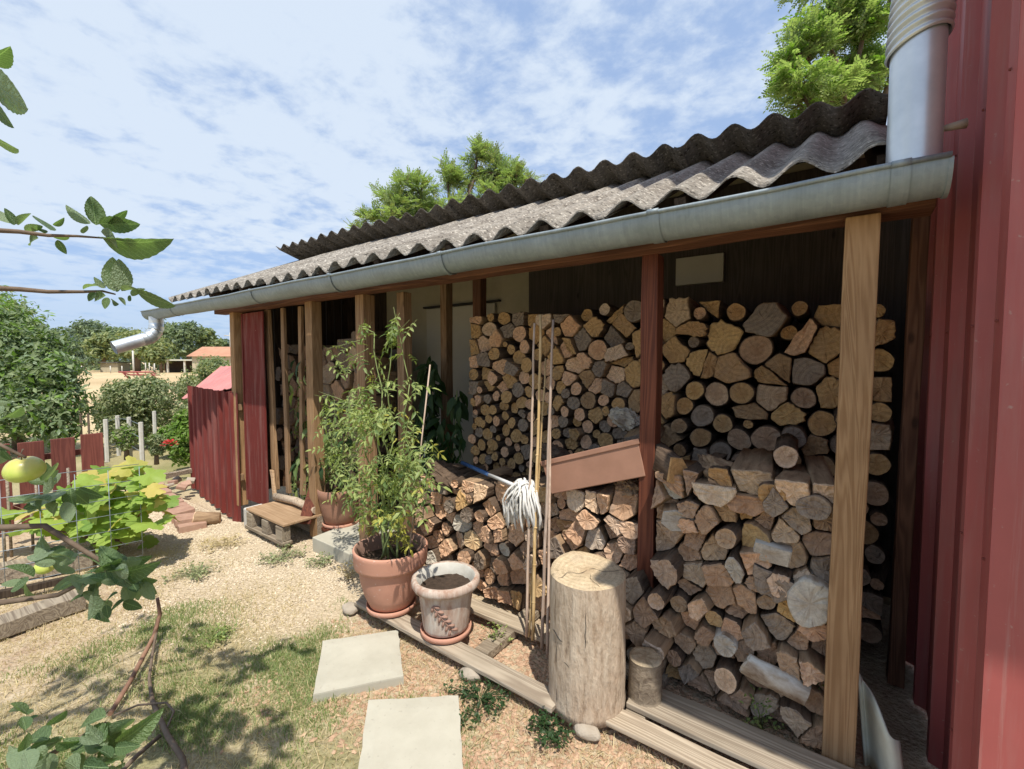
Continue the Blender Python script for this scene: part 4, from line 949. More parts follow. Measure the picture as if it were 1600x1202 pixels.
# rear pot
pr, PR_ = pot('brown_plastic_pot', 533, 818, [(0, .02), (.11, .02), (.125, .03), (.15, .11), (.168, .20), (.172, .235), (.178, .24), (.182, .31), (.176, .315), (.170, .31)], [(.17, .31), (.163, .28), (.15, .22)], BROWNPLASTIC, TERRA_IN, 'dull brown pot with climbing plant between the two thin posts', (.145, .03), z0=.09, soil=(.25, .16))
m = MB(); m.box((0, 0, 0), (.75, .34, .03)); o = m.build('red_board', W_RED, None, (-3.62, 2.22, .072), .004, (0, 0, -.05)); tag(o, 'reddish board lying under the dull brown pot', 'plank')
# concrete threshold block
q = [(-3.22, 1.86), (-2.60, 1.84), (-2.60, 2.45), (-3.28, 2.47)]; m = MB(); m.add([(x, y, z) for z in (-.02, .10) for x, y in q], [(4, 5, 6, 7), (0, 1, 5, 4), (1, 2, 6, 5), (2, 3, 7, 6), (3, 0, 4, 7)]); o = m.build('threshold_slab', CONC, None, None, .006); tag(o, 'pale concrete threshold slab in front of the door bay, left of the big pot', 'concrete slab')
# pallet seat with board, blocks, sticks
t = thing('pallet_step', 'low wooden step of boards on pallet blocks in front of the slats', 'wooden step', (-3.72, 1.93, 0), -.03)
m = MB(); m.box((0, -.01, .185), (.66, .36, .02)); m.build('top_board', W_PLY, t, None, .004)
for x in (-.26, .02, .26): m = MB(); m.box((x, -.16, .11), (.10, .07, .11)); m.build('block', W_GREYY, t, None, .003)
m = MB(); m.box((0, -.16, .04), (.66, .08, .025)); m.build('bottom_board', W_GREYY, t, None, .003)
m = MB(); m.box((0, .12, .10), (.66, .07, .16)); m.build('rear_board', W_GREYY, t, None, .003)
def branch(name, pts, rad, mat, label, cat='branch', group=None, n=9): m = MB(); m.tube(pts, rad, n); o = m.build(name, mat); tag(o, label, cat, group); return o
a = atd(404, 787, 3.95); b = atd(462, 783, 3.75); branch('short_log', [(-4.05, 2.0, .235), (-3.75, 2.02, .245), (-3.40, 2.0, .235)], [.032, .034, .03], BARKZ, 'barkless stick log lying along the wooden step', 'log')
beam_o = beam('leaning_board', (-3.43, 1.92, .14), (-3.50, 2.06, .42), .10, .022, W_RED); tag(beam_o, 'short reddish board leaning beside the post at the wooden step', 'plank')
beam_o = beam('leaning_board', (-4.12, 2.03, .2), (-4.22, 2.06, .44), .05, .02, W_PLY); tag(beam_o, 'short pale board end leaning on the red panel behind the step', 'plank')
m = MB(); m.box((0, 0, 0), (.12, .16, .17)); o = m.build('concrete_block', CONC_B, None, (-4.12, 1.86, .08), .012); tag(o, 'small pale concrete block at the left of the wooden step', 'concrete block')
o = add_log(round_outline(.07, .055, 18), (-4.6, 1.55, .05), (0, 0, -.5), (E_SUN, SPLIT), 'short cut log lying on the gravel before the red metal screen', None, .2)
# brick edging along the path
pts = [onZ(px, py, .03) for px, py in ((236, 757), (258, 778), (284, 800), (306, 826))]
k = 0
et = thing('brick_edging', 'row of old red bricks edging the gravel path on the left', 'brick edging', (pts[0].x, pts[0].y, 0))
mbk = MB(); mbk.box((0, 0, 0), (.105, .20, .06)); proto = None
for a, b in zip(pts, pts[1:]):
    n = max(2, int((b-a).length/.125))
    for i in range(n):
        p = a.lerp(b, i/n)-Vector((pts[0].x, pts[0].y, 0)); rz = math.atan2((b-a).y, (b-a).x)+rnd(-.12, .12)
        if proto is None: proto = mbk.build('brick', BRICKM, et, None, .006); o = proto
        else: o = proto.copy(); COL.objects.link(o); o.parent = et
        o.location = (p.x, p.y, .012+rnd(-.008, .01)); o.rotation_euler = (rnd(-.08, .08), rnd(-.08, .08), rz)
RUB = ['red brick half nearest the gravel path end', 'small grey stone among the rubble left of the metal screen', 'flat red brick piece by the old timber end', 'pale stone chunk behind the brick edging', 'upturned brick piece beside the screen foot', 'small red brick chip at the back of the rubble', 'grey stone at the left of the rubble']
for i in range(7):   # loose rubble
    p = onZ(256+i*7, 764-((i*5) % 17), -.02); o = None; m = MB(); m.box((0, 0, 0), (rnd(.06, .14), rnd(.05, .1), rnd(.03, .06))); o = m.build('rubble_piece', (STONEM if i in (1, 3, 6) else BRICKM), None, p, .008, (rnd(-.4, .4), rnd(-.4, .4), rnd(0, 3))); tag(o, RUB[i], 'rubble', 'rubble at the end of the gravel path')
# ------------------------------------------------------------------ canes, mop, trough, cement offcut
canes = [((822, 1052), (835, 505), 1.93, 2.02, .0075, W_CANE2, 'pale thin pole, leftmost of the bunch by the mop'), ((832, 1056), (845, 492), 1.925, 2.04, .009, W_CANE, 'yellow bamboo cane, second from the left in the bunch by the mop'), ((827, 1054), (853, 560), 1.935, 2.08, .006, W_CANE, 'short thin yellow cane between the longer poles by the mop'),
    ((846, 1050), (864, 500), 1.90, 2.0, .0085, W_CANE2, 'pale long pole right of the bamboo canes, tallest in the bunch'), ((855, 1066), (861, 600), 1.88, 2.05, .0075, W_CANE2, 'pale greyish pole touching the chopping block')]
for (b, t_, y0, y1, r, mt, lb) in canes:
    a = onY(b[0], b[1], y0-.1); a.z = max(a.z, .06); c = onY(t_[0], t_[1], y1-.02); d = c-a; pts = [a+d*i/10+Vector((rnd(-.003, .003), 0, 0)) for i in range(11)]
    m = MB(); rad = [r*(1.0-.25*i/10) for i in range(11)]; m.tube(pts, rad, 10)
    if mt is W_CANE:
        for k in range(1, 9): pp = a+d*k/9; m.tube([pp-d*.002, pp, pp+d*.002], [r*.9, r*1.22, r*.9], 10)
    o = m.build('pole', mt); tag(o, lb, 'pole', 'canes and poles leaning by the mop')
t = thing('mop', 'white string mop with blue and white handle lying on the low log pile', 'mop', tuple(onY(815, 760, 1.95)))
inv2 = Matrix.Translation(-t.location)
def mp(m, name, mat): o = m.build(name, mat, t); o.matrix_parent_inverse = inv2; return o
h0 = onY(722, 723, 2.25); h1 = onY(764, 742, 2.12); h2 = onY(812, 762, 1.96)
m = MB(); m.tube([h0, h1], .013, 12); mp(m, 'blue_grip', BLUE); m = MB(); m.tube([h1, h2], .0105, 12); mp(m, 'handle_tube', WHITEP)
m = MB(); c0 = onY(822, 757, 1.93); m.tube([c0+Vector((-.035, 0, 0)), c0+Vector((.035, 0, .0))], [.02, .022], 10); mp(m, 'mop_socket', WHITEP)
random.seed(4)
groups = 6
for g in range(groups):
    m = MB()
    for i in range(15):
        a = rnd(0, 6.28); s_ = c0+Vector((rnd(-.035, .04), rnd(-.025, .02), rnd(-.01, .025))); ex = rnd(-.085, .075); ey = rnd(-.05, .03); hl = rnd(.15, .235)
        pts = [s_+Vector((ex*min(1, u*1.5)+.006*math.sin(u*9+a), ey*min(1, u*1.6)-.02*math.sin(u*3), .022*math.sin(u*3)*(1-u)-hl*u**1.35)) for u in [k/8 for k in range(9)]]
        m.tube(pts, [.006]*8+[.0045], 5)
    mp(m, 'cotton_strands', COTTON)
# trough
A = onY(846, 722, 1.97); B = onY(1000, 686, 2.02); C = onY(862, 776, 1.96); ax = (B-A); L_ = ax.length*.98; ax.normalize(); dn = (C-A); dn = (dn-ax*dn.dot(ax)).normalized(); H_ = .17; bk = ax.cross(dn); bk = bk if bk.y > 0 else -bk
t = thing('plant_trough', 'reddish brown window box trough tipped over on the low log pile', 'planter', tuple(A)); inv3 = Matrix.Translation(-t.location)
def TP(u, v, w): return A+ax*u+dn*v+bk*w
def slab(m, pts4a, pts4b): m.add(pts4a+pts4b, [(0, 1, 2, 3), (7, 6, 5, 4), (0, 4, 5, 1), (1, 5, 6, 2), (2, 6, 7, 3), (3, 7, 4, 0)])
def tb(name, u0, u1, v0, v1, w0, w1, tap=.012):
    m = MB(); k = lambda u, v, w: TP(u+(tap if u < L_/2 else -tap)*(v/H_), v, w); slab(m, [k(u0, v0, w0), k(u1, v0, w0), k(u1, v1, w0), k(u0, v1, w0)], [k(u0, v0, w1), k(u1, v0, w1), k(u1, v1, w1), k(u0, v1, w1)])
    o = m.build(name, BROWNPLASTIC, t, None, .004); o.matrix_parent_inverse = inv3
W2 = .18
tb('front_wall', 0, L_, 0, H_, 0, .008); tb('rear_wall', 0, L_, 0, H_, W2, W2+.008); tb('end_wall', 0, .008, 0, H_, .009, W2-.001); tb('end_wall', L_-.008, L_, 0, H_, .009, W2-.001); tb('bottom', .01, L_-.01, H_-.009, H_-.001, .009, W2-.001); tb('rim_band', -.006, L_+.006, -.004, .022, -.007, -.0005)
# fibre cement offcut beside the front post
a = onY(1342, 1035, 1.99); m = MB(); vs = []; n = 16
for r_ in range(6):
    for i in range(n+1):
        u = i/n; x = .105*u; y = -.13*u*1.0+.022*math.sin(u*7); ztop = .335-.11*u-.012*math.sin(u*9); z = ztop*(1-r_/5)
        vs.append((x+.03*r_/5, y+.02*math.sin(u*6.0), z))
m.add(vs, [(r_*(n+1)+i, r_*(n+1)+i+1, (r_+1)*(n+1)+i+1, (r_+1)*(n+1)+i) for r_ in range(5) for i in range(n)], 0, True)
o = m.build('cement_sheet_offcut', FIBRE_P, None, (.105, 1.99, 0)); s_ = o.modifiers.new('solid', 'SOLIDIFY'); s_.thickness = .007; tag(o, 'pale broken piece of corrugated cement sheet leaning beside the front post', 'sheet offcut')
# sleepers and edging boards at the left
def sleeper(a, b, wd, ht, lb, z=.04, mat=W_GREYY): p, q = onZ(*a, z), onZ(*b, z); o = beam('sleeper', p, q, wd, ht, mat, .012); tag(o, lb, 'timber', 'old grey timbers edging the bed'); return o
sleeper((-60, 1000), (128, 935), .13, .08, 'broad grey weathered timber, nearest of those edging the bed'); sleeper((-60, 905), (150, 870), .10, .12, 'grey weathered timber behind the broad one at the bed edge', .06); sleeper((-30, 935), (110, 905), .035, .05, 'thin dark lath between the two grey timbers', .05, W_DARK)
sleeper((255, 745), (300, 735), .06, .06, 'short old timber at the far end of the gravel path', .06)
# red picket fence
ft = thing('picket_fence', 'low red painted picket fence of wide boards on the left', 'fence', (-5.66, .9, 0)); invf = Matrix.Translation(-ft.location)
fx = [(-28, 700), (8, 697), (41, 692), (80, 687), (115, 683), (149, 680)]
for i in range(15):
    Y = 1.12-.205*i; X = -5.72+.04*i; zt = .745+rnd(-.02, .02); m = MB(); w_ = .158; m.box((X, Y, zt/2), (.022, w_, zt)); o = m.build('picket', W_FENCE, ft, None, .004); o.matrix_parent_inverse = invf
for z in (.2, .60): m = MB(); m.box((-5.48, -.32, z), (.03, 3.1, .05), Euler((0, 0, .19)).to_matrix()); o = m.build('rail', W_FENCE, ft); o.matrix_parent_inverse = invf
# white stakes of the garden fence behind
st = thing('stake_fence', 'garden fence of thin white stakes with wire behind the red pickets', 'fence', tuple(onZ(200, 722, 0))); invs = Matrix.Translation(-st.location)
prev = None
for i, (px, yt, yb) in enumerate(((165, 662, 722), (183, 663, 712), (201, 663, 716), (220, 662, 730), (240, 662, 700), (126, 664, 712), (138, 660, 712))):
    b = onZ(px+3, yb, 0); top_ = .62 if i < 5 else .66; mt = WHITEWOOD if i < 5 else TWIG; m = MB(); m.tube([b, b+Vector((rnd(-.01, .01), 0, top_))], .028 if i < 5 else .014, 6, 0, True, False); o = m.build('stake', mt, st); o.matrix_parent_inverse = invs
    if i in (1, 2, 3):
        for z in (.2, .4, .58): m = MB(); m.tube([prev+Vector((0, 0, z)), b+Vector((0, 0, z))], .003, 4); o = m.build('wire', ZINC, st); o.matrix_parent_inverse = invs
    prev = b
# bed stakes and wire grid at the far left
for i, (px, yt, yb, d) in enumerate(((18, 745, 870, 3.3), (60, 760, 830, 3.6), (112, 735, 850, 3.4), (8, 815, 880, 2.9), (52, 790, 860, 3.3))):
    b = onZ(px, yb, 0); L__ = (atd(px, yt, (b.xy.length)*.98)); dd = (Vector((b.x, b.y, CAMH)).xy).length; tt = b.copy(); r_ = ray(px, yt); tt.z = CAMH+r_.z*(b.y/r_.y if abs(b.y) > .3 else b.x/r_.x); o = branch('plant_stake', [b, b.lerp(tt, .5)+Vector((.005, 0, 0)), tt], .009, W_GREYY, ('thin stake under the ripening apple', 'thin stake in the vegetable bed right of the apple', 'thin stake supporting the yellow green vine', 'thin stake at the left edge of the bed', 'thin stake behind the small lower apple')[i], 'stake', 'thin stakes in the bed', 6)
m = MB()
for k in range(7):
    y0 = .1+k*.12; m.tube([(-4.15, -.1, y0*.9), (-3.9, 1.0, y0*.9)], .0022, 4)
for k in range(8): u = k/7; x = -4.15+.25*u; y = -.1+1.1*u; m.tube([(x, y, 0), (x, y, .72)], .0022, 4)
o = m.build('wire_mesh', ZINC); tag(o, 'thin wire mesh standing in the vegetable bed at the left', 'wire mesh')
# ------------------------------------------------------------------ leaf shapes
random.seed(21)
def leaf_mesh(name, prof, mat, fold=.18, curl=.18, serr=0, n_mid=1):
    """prof: list of (x, halfwidth); leaf along +x, length 1"""
    vs = []; fs = []; k = len(prof)
    for i, (x, w_) in enumerate(prof):
        z = -curl*x*x; sw = w_*(1+(serr if i % 2 else -serr)); vs += [(x, -sw, z+fold*w_), (x, -sw*.5, z+fold*w_*.35+.01*math.sin(i*2)), (x, 0, z-.01), (x, sw*.5, z+fold*w_*.35-.01*math.sin(i*2)), (x, sw, z+fold*w_)]
    for i in range(k-1):
        for j in range(4): fs.append((i*5+j, (i+1)*5+j, (i+1)*5+j+1, i*5+j+1))
    me = bpy.data.meshes.new(name); me.from_pydata(vs, [], fs); me.materials.append(mat)
    me.polygons.foreach_set('use_smooth', [True]*len(fs)); return me
def apple_prof(n=19): return [(i/(n-1), .27*math.sin(math.pi*min(1, (i/(n-1))**.8))**.75+.004) for i in range(n)]
ME_APPLE = [leaf_mesh('leaf', apple_prof(), LF_APPLE, f_, c_, .035) for f_, c_ in ((.3, .15), (.5, .35), (.1, .05))]
def tomato_leaf(mat, nl=7):
    vs = []; fs = []
    def lf(o, d, L_, w_):
        d = Vector(d).normalized(); s_ = Vector((0, 0, 1)).cross(d).normalized(); b = len(vs); o = Vector(o)
        for (x, y, z) in ((0, 0, 0), (.3, .5, .06), (.35, 0, 0), (.3, -.5, .06), (.68, .42, -.02), (.7, 0, -.07), (.68, -.42, -.02), (1, 0, -.2)): vs.append(tuple(o+d*x*L_+s_*y*w_+Vector((0, 0, z*L_))))
        fs.extend([(b, b+2, b+1), (b, b+3, b+2), (b+1, b+2, b+5, b+4), (b+2, b+3, b+6, b+5), (b+4, b+5, b+7), (b+5, b+6, b+7)])
    b = len(vs)
    for i in range(5): u = i/4; vs += [(u, -.008, -.25*u*u), (u, .008, -.25*u*u)]
    for i in range(4): fs.append((b+2*i, b+2*i+1, b+2*i+3, b+2*i+2))
    k = nl//2
    for i in range(k):
        u = .3+.5*i/max(1, k-1); z = -.25*u*u
        for s_ in (-1, 1): lf((u+rnd(-.03, .03), 0, z), (.45, s_*1, rnd(-.5, .1)), rnd(.24, .36), rnd(.085, .13))
    lf((.95, 0, -.23), (1, 0, -.3), .38, .14); 
    me = bpy.data.meshes.new('leaf'); me.from_pydata(vs, [], fs); me.materials.append(mat); return me
ME_TOM = [tomato_leaf(LF_TOM) for _ in range(4)]; ME_TOMY = [tomato_leaf(LF_TOMY, 5) for _ in range(2)]; ME_DK = [leaf_mesh('leaf', [(0, .01), (.15, .12), (.4, .2), (.7, .14), (1, .01)], LF_DARK, .3, .4) for _ in range(2)]
ME_PEP = [leaf_mesh('leaf', [(0, .01), (.15, .12), (.4, .19), (.7, .13), (1, .01)], m_, .3, .5) for m_ in (LF_TOM, LF_DARK)]
def vine_leaf(mat):
    vs = [(0.05, 0, -.02)]; n = 30; ring = []
    for k in range(n):
        a = -math.pi+2*math.pi*k/n; r = .42+.16*abs(math.cos(2.5*a))**1.3+(.03 if k % 2 else -.03)
        if abs(a) > 2.75: r *= .45
        x, y = .38+r*math.cos(a), r*math.sin(a)*1.05; ring.append((x, y, .10*math.sin(3*a)*r-.22*r*r))
    vs = [(.36, 0, .02)]+[(.36+(x-.36)*.5, y*.5, z*.4+.02*math.cos(5*math.atan2(y, x-.36))) for x, y, z in ring]+ring; fs = [(0, 1+k, 1+(k+1) % n) for k in range(n)]+[(1+k, 1+n+k, 1+n+(k+1) % n, 1+(k+1) % n) for k in range(n)]
    me = bpy.data.meshes.new('leaf'); me.from_pydata(vs, [], fs); me.materials.append(mat); me.polygons.foreach_set('use_smooth', [True]*len(fs)); return me
ME_VINE = [vine_leaf(LF_VINE), vine_leaf(LF_VINE), vine_leaf(LF_VINEY)]
def put(me, parent, p, xd, nrm, s, name='leaf'):
    o = bpy.data.objects.new(name, me); COL.objects.link(o); o.parent = parent; o.matrix_local = frame(p-parent.location, xd, nrm, s); return o
def merged(name, items, mat_index_mats, parent=None):
    """items: (mesh, matrix) -> one joined mesh"""
    V = []; Fc = []; MI = []; b = 0; cache = {}
    for me, M4, mi in items:
        if me.name not in cache:
            a = np.empty(len(me.vertices)*3); me.vertices.foreach_get('co', a); cache[me.name] = (a.reshape(-1, 3), [tuple(p.vertices) for p in me.polygons])
        a, f = cache[me.name]; A = np.array(M4); V.append(a @ A[:3, :3].T + A[:3, 3]); Fc += [tuple(i+b for i in q) for q in f]; MI += [mi]*len(f); b += len(a)
    me = bpy.data.meshes.new(name); me.from_pydata(np.concatenate(V).tolist(), [], Fc)
    for m in mat_index_mats: me.materials.append(m)
    me.polygons.foreach_set('material_index', MI); me.update(); o = bpy.data.objects.new(name, me); COL.objects.link(o)
    if parent: o.parent = parent; o.matrix_parent_inverse = Matrix.Translation(-parent.location)
    return o
def fit(m, parent, name, mat): o = m.build(name, mat, parent); o.matrix_parent_inverse = Matrix.Translation(-parent.location); return o
# ------------------------------------------------------------------ tomato plant in the big pot
def wander(a, b, n, k): 
    pts = [a.lerp(b, i/n) for i in range(n+1)]; ph = rnd(0, 9)
    return [p+Vector((math.sin(i*.9+ph), math.cos(i*1.3+ph), 0))*k*math.sin(math.pi*i/n) for i, p in enumerate(pts)]
base = Vector((PP.x, PP.y, .33)); tp = thing('tomato_plant', 'tall sprawling tomato plant growing from the big terracotta pot', 'tomato plant', tuple(base))
def plY(px, py, dy=0): return onY(px, py, PP.y+dy)
mains = [(585, 520, .04), (612, 545, -.05), (560, 600, .05), (640, 600, 0), (545, 700, -.1), (665, 690, -.05), (600, 640, -.12)]
st_ = MB(); nodes = []
for px, py, dy in mains:
    q = plY(px, py, dy); pts = wander(base+Vector((rnd(-.06, .06), rnd(-.05, .05), 0)), q, 12, .03); st_.tube(pts, [.007-.0045*i/12 for i in range(13)], 6); nodes += pts[2:]
for px0, py0, px1, py1 in ((572, 530, 512, 545), (575, 545, 520, 575), (575, 640, 498, 612), (600, 540, 640, 500), (585, 520, 560, 508), (612, 545, 612, 500), (640, 600, 615, 480)):
    pts = wander(plY(px0, py0), plY(px1, py1, -.03), 6, .008); st_.tube(pts, [.0032-.0004*i for i in range(7)], 5); nodes += pts[1:]*2
fit(st_, tp, 'stem', STEM)
m = MB(); m.tube([base+Vector((.10, .02, -.02)), onY(672, 560, PP.y+.1)], .006, 8); m2 = MB()
blobs = [(585, 700, 76, 70, 125, 0), (600, 775, 62, 52, 95, .15), (550, 650, 50, 42, 42, 0), (645, 725, 38, 55, 48, .1), (570, 585, 30, 32, 12, 0), (540, 635, 40, 30, 16, 0), (615, 610, 36, 42, 14, 0), (600, 820, 36, 22, 30, .8), (625, 848, 22, 12, 8, .9)]
spots = []
for bx, by, rx, ry, n, yel in blobs:
    for _ in range(n):
        a, r = rnd(0, 6.28), math.sqrt(random.random()); spots.append((plY(bx+rx*r*math.cos(a), by+ry*r*math.sin(a), rnd(-.2, .16)), random.random() < (yel if yel > .2 else yel*.6+.05)))
for q in nodes[::3]: spots.append((q+Vector((rnd(-.03, .03), rnd(-.05, .05), rnd(-.03, .03))), False))
random.shuffle(spots); rest = []
for i, (q, y) in enumerate(spots):
    a = rnd(0, 6.28); xd = Vector((math.cos(a), math.sin(a)-.15, rnd(-1.3, .25))); nr_ = Vector((rnd(-.5, .5), rnd(-.9, .2), 1)); s_ = rnd(.06, .145); me = random.choice(ME_TOMY if y else ME_TOM)
    if i < 290: put(me, tp, q-Vector(xd).normalized()*s_*.4, xd, nr_, s_)
    else: rest.append((me, frame(q-Vector(xd).normalized()*s_*.4, xd, nr_, s_), 1 if y else 0))
tag(merged('foliage', rest, [LF_TOM, LF_TOMY], tp), kind='stuff')
branch('plant_cane', [Vector((PP.x+.10, PP.y+.03, .3)), onY(672, 570, PP.y+.12)], .004, W_CANE2, 'thin pale cane rising from the big terracotta pot to the right', 'cane')
# dried brown leaf hanging by the thin post
hp = thing('climbing_plant', 'green climbing plant in the dull brown pot behind the thin post', 'plant', (PR_.x, PR_.y, .36)); st_ = MB(); hb = Vector((PR_.x, PR_.y, .36))
for px, py in ((535, 640), (515, 620), (560, 660), (525, 700)): st_.tube(wander(hb, onY(px, py, PR_.y), 8, .02), [.006-.0005*i for i in range(9)], 5)
fit(st_, hp, 'stem', STEM)
for i in range(95):
    a, r = rnd(0, 6.28), math.sqrt(random.random()); q = onY(528+28*r*math.cos(a), 715+65*r*math.sin(a), PR_.y+rnd(-.16, .1)); put(random.choice(ME_TOM+ME_PEP), hp, q, (rnd(-1, 1), rnd(-1, .4), rnd(-1.2, .3)), (rnd(-.5, .5), rnd(-.8, .2), 1), rnd(.09, .15))
def hanging(name, label, cat, blobs_, Y, n, meshes, size, stems, smat=STEM):
    b0 = onY(*stems[0][0], Y); b0.z = max(b0.z, 0); t = thing(name, label, cat, tuple(b0)); s_ = MB()
    for a, b in stems: s_.tube(wander(onY(*a, Y), onY(*b, Y), 8, .015), .0045, 5)
    fit(s_, t, 'stem', smat); tot = sum(b[4] for b in blobs_)
    for bx, by, rx, ry, w_ in blobs_:
        for _ in range(int(n*w_/tot)):
            a, r = rnd(0, 6.28), math.sqrt(random.random()); q = onY(bx+rx*r*math.cos(a), by+ry*r*math.sin(a), Y+rnd(-.1, .08)); put(random.choice(meshes), t, q, (rnd(-.6, .6), rnd(-.8, .4), rnd(-1.3, -.1)), (rnd(-.6, .6), rnd(-1, .1), .7), rnd(*size))
    return t
hanging('climbing_plant', 'climbing plant growing up the thin slats left of the brown pot', 'plant', [(470, 735, 18, 40, 40), (482, 650, 22, 40, 40), (465, 590, 14, 30, 14), (500, 640, 10, 20, 10)], 2.2, 105, ME_PEP[:1]*2+ME_TOM[:1]+ME_PEP[1:], (.09, .15), [((478, 830), (470, 590)), ((480, 830), (495, 620))])
hanging('pepper_plant', 'dark green chilli plant before the pale door, tied to a cane', 'plant', [(672, 600, 14, 45, 60), (668, 670, 16, 50, 60), (688, 690, 14, 45, 30), (716, 625, 8, 22, 16), (712, 700, 10, 40, 20), (700, 740, 16, 22, 16)], 2.75, 240, ME_DK, (.11, .17), [((672, 850), (672, 570)), ((676, 850), (712, 690)), ((712, 690), (714, 610))])
branch('plant_cane', [onY(652, 860, 2.7), onY(673, 585, 2.72)], .007, WHITEP, 'pale cane leaning in front of the dark chilli plant', 'cane')
# ------------------------------------------------------------------ yellow-green vine in the bed
vb = onZ(180, 862, 0); vt = thing('vine_plant', 'yellow green lobed vine plant with scorched tips in the left bed', 'vine', tuple(vb)); vb2 = Vector((vb.x, vb.y, 0)); VD = 3.3
def vp(px, py, k=0): return atd(px, py, VD+k)
s_ = MB()
vs_blobs = [(170, 745, 30, 22, 9, 2), (130, 770, 40, 28, 14, 0), (205, 760, 32, 25, 12, 0), (225, 795, 36, 25, 12, 0), (150, 810, 40, 28, 14, 0), (95, 800, 45, 25, 10, 0), (60, 805, 35, 20, 7, 0), (190, 835, 40, 22, 10, 0), (235, 770, 25, 20, 6, 1), (20, 790, 20, 12, 3, 0), (200, 730, 20, 12, 4, 2), (110, 770, 18, 18, 4, 0)]
for bx, by, rx, ry, n, yl in vs_blobs:
    s_.tube(wander(vb2, vp(bx, by), 8, .03), [.010-.001*i for i in range(9)], 6)
    for _ in range(int(n*1.4)):
        a, r = rnd(0, 6.28), math.sqrt(random.random()); q = vp(bx+rx*r*math.cos(a), by+ry*r*math.sin(a), rnd(-.25, .3)); me = ME_VINE[2] if random.random() < (.55 if yl == 2 else .3 if yl else .06) else ME_VINE[0]
        sz = rnd(.09, .20); to = Vector((0, 0, CAMH))-q; nrm = Vector((rnd(-.5, .5), rnd(-.5, .5), 1.0))+to.normalized()*rnd(.1, 1.1); put(me, vt, q, (rnd(-1, 1), rnd(-1, 1), rnd(-.7, .1)), nrm, sz)
fit(s_, vt, 'stem', VINEST)
# ------------------------------------------------------------------ apple tree (trunk just outside the left edge)
at_ = thing('apple_tree', 'apple tree whose leafy twigs and two apples reach in from the left edge', 'apple tree', (-2.0, -.55, 0)); tb_ = Vector((-2.0, -.55, 0)); tr = MB()
tr.tube([tb_, tb_+Vector((.02, .02, .5)), tb_+Vector((-.02, .03, 1.1)), tb_+Vector((.03, 0, 1.7)), tb_+Vector((.0, .0, 2.3))], [.07, .058, .05, .04, .02], 12)
fit(tr, at_, 'trunk', TWIG)
def twig(pts, r0=.006, r1=.002): m = MB(); n = len(pts); m.tube(pts, [r0+(r1-r0)*i/(n-1) for i in range(n)], 7); return fit(m, at_, 'branch', TWIG)
def A_(px, py, d): return atd(px, py, d)
hub1 = tb_+Vector((.02, .01, 1.5)); hub2 = tb_+Vector((0, .02, .9)); hub3 = tb_+Vector((0, .02, 1.3))
b1 = [hub1, A_(-140, 350, 1.15), A_(-40, 358, 1.2), A_(30, 362, 1.22), A_(75, 368, 1.23), A_(120, 369, 1.24), A_(160, 372, 1.25)]; twig(b1, .010, .0022)
b2 = [hub3, A_(-120, 455, 1.15), A_(-20, 450, 1.2), A_(30, 452, 1.22), A_(75, 456, 1.24), A_(130, 456, 1.26), A_(160, 455, 1.27), A_(180, 460, 1.27)]; twig(b2, .010, .0022)
b3 = [hub2, A_(-120, 800, 1.05), A_(0, 825, 1.1), A_(70, 822, 1.12), A_(130, 860, 1.15), A_(180, 890, 1.17), A_(215, 915, 1.2)]; twig(b3, .011, .003)
b4 = [hub2, A_(-80, 980, 1.1), A_(0, 942, 1.12), A_(90, 930, 1.13), A_(150, 900, 1.15), A_(190, 885, 1.17)]; twig(b4, .010, .003)
b5 = [hub1+Vector((0, 0, .3)), A_(-100, 180, 1.2), A_(-10, 150, 1.25)]; twig(b5, .008, .003)
b6 = [hub2, A_(-100, 1240, 1.0), A_(60, 1190, 1.05), A_(130, 1150, 1.08), A_(165, 1130, 1.08)]; twig(b6, .010, .003)
b7 = [hub2+Vector((0, 0, .2)), A_(-120, 680, 1.0), A_(-10, 690, 1.05), A_(40, 715, 1.05)]; twig(b7, .008, .003)
def aleaf(px, py, qx, qy, d, tilt=0, dd=0):   # stalk end pixel -> tip pixel
    a, b = A_(px, py, d), A_(qx, qy, d+dd); L_ = (b-a).length; to = (Vector((0, 0, CAMH))-a).normalized(); side = (b-a).cross(to).normalized(); nrm = to*math.cos(tilt)+side*math.sin(tilt)
    if random.random() < .5 and abs(tilt) < .9: nrm = -nrm
    put(random.choice(ME_APPLE), at_, a, b-a, nrm, L_)
L1 = [(-25, 92, 17, 96, .9), (-30, 118, 50, 170, .4), (-20, 150, 18, 200, 1.0), (-20, 212, 26, 236, 1.0), (140, 350, 102, 325, .8), (150, 352, 145, 305, .3), (155, 350, 218, 352, .5), (160, 372, 252, 400, 1.0), (158, 362, 192, 386, .7), (170, 350, 200, 330, .9),
      (20, 350, -5, 330, .5), (22, 352, 10, 325, .6), (28, 352, 40, 330, .8), (70, 365, 50, 352, .8), (80, 360, 55, 336, .9), (83, 352, 102, 345, .7), (60, 372, 35, 378, .6), (85, 372, 108, 372, .9), (40, 362, 66, 350, .5), (90, 375, 102, 398, .5), (130, 365, 135, 352, .6),
      (178, 455, 175, 402, .3), (195, 455, 185, 405, .2), (215, 458, 272, 480, .9), (205, 462, 222, 450, .5), (160, 448, 128, 440, 1.0), (165, 450, 145, 434, .6), (170, 448, 165, 434, .4), (165, 462, 138, 466, .4), (168, 465, 163, 482, .3), (185, 465, 198, 475, .7), (180, 455, 188, 440, .5), (150, 458, 134, 470, .4), (175, 470, 182, 476, .6), (200, 470, 205, 462, .5), (190, 455, 218, 445, .8)]
for a in L1: aleaf(a[0], a[1], a[2], a[3], 1.25, a[4], rnd(-.025, .025))
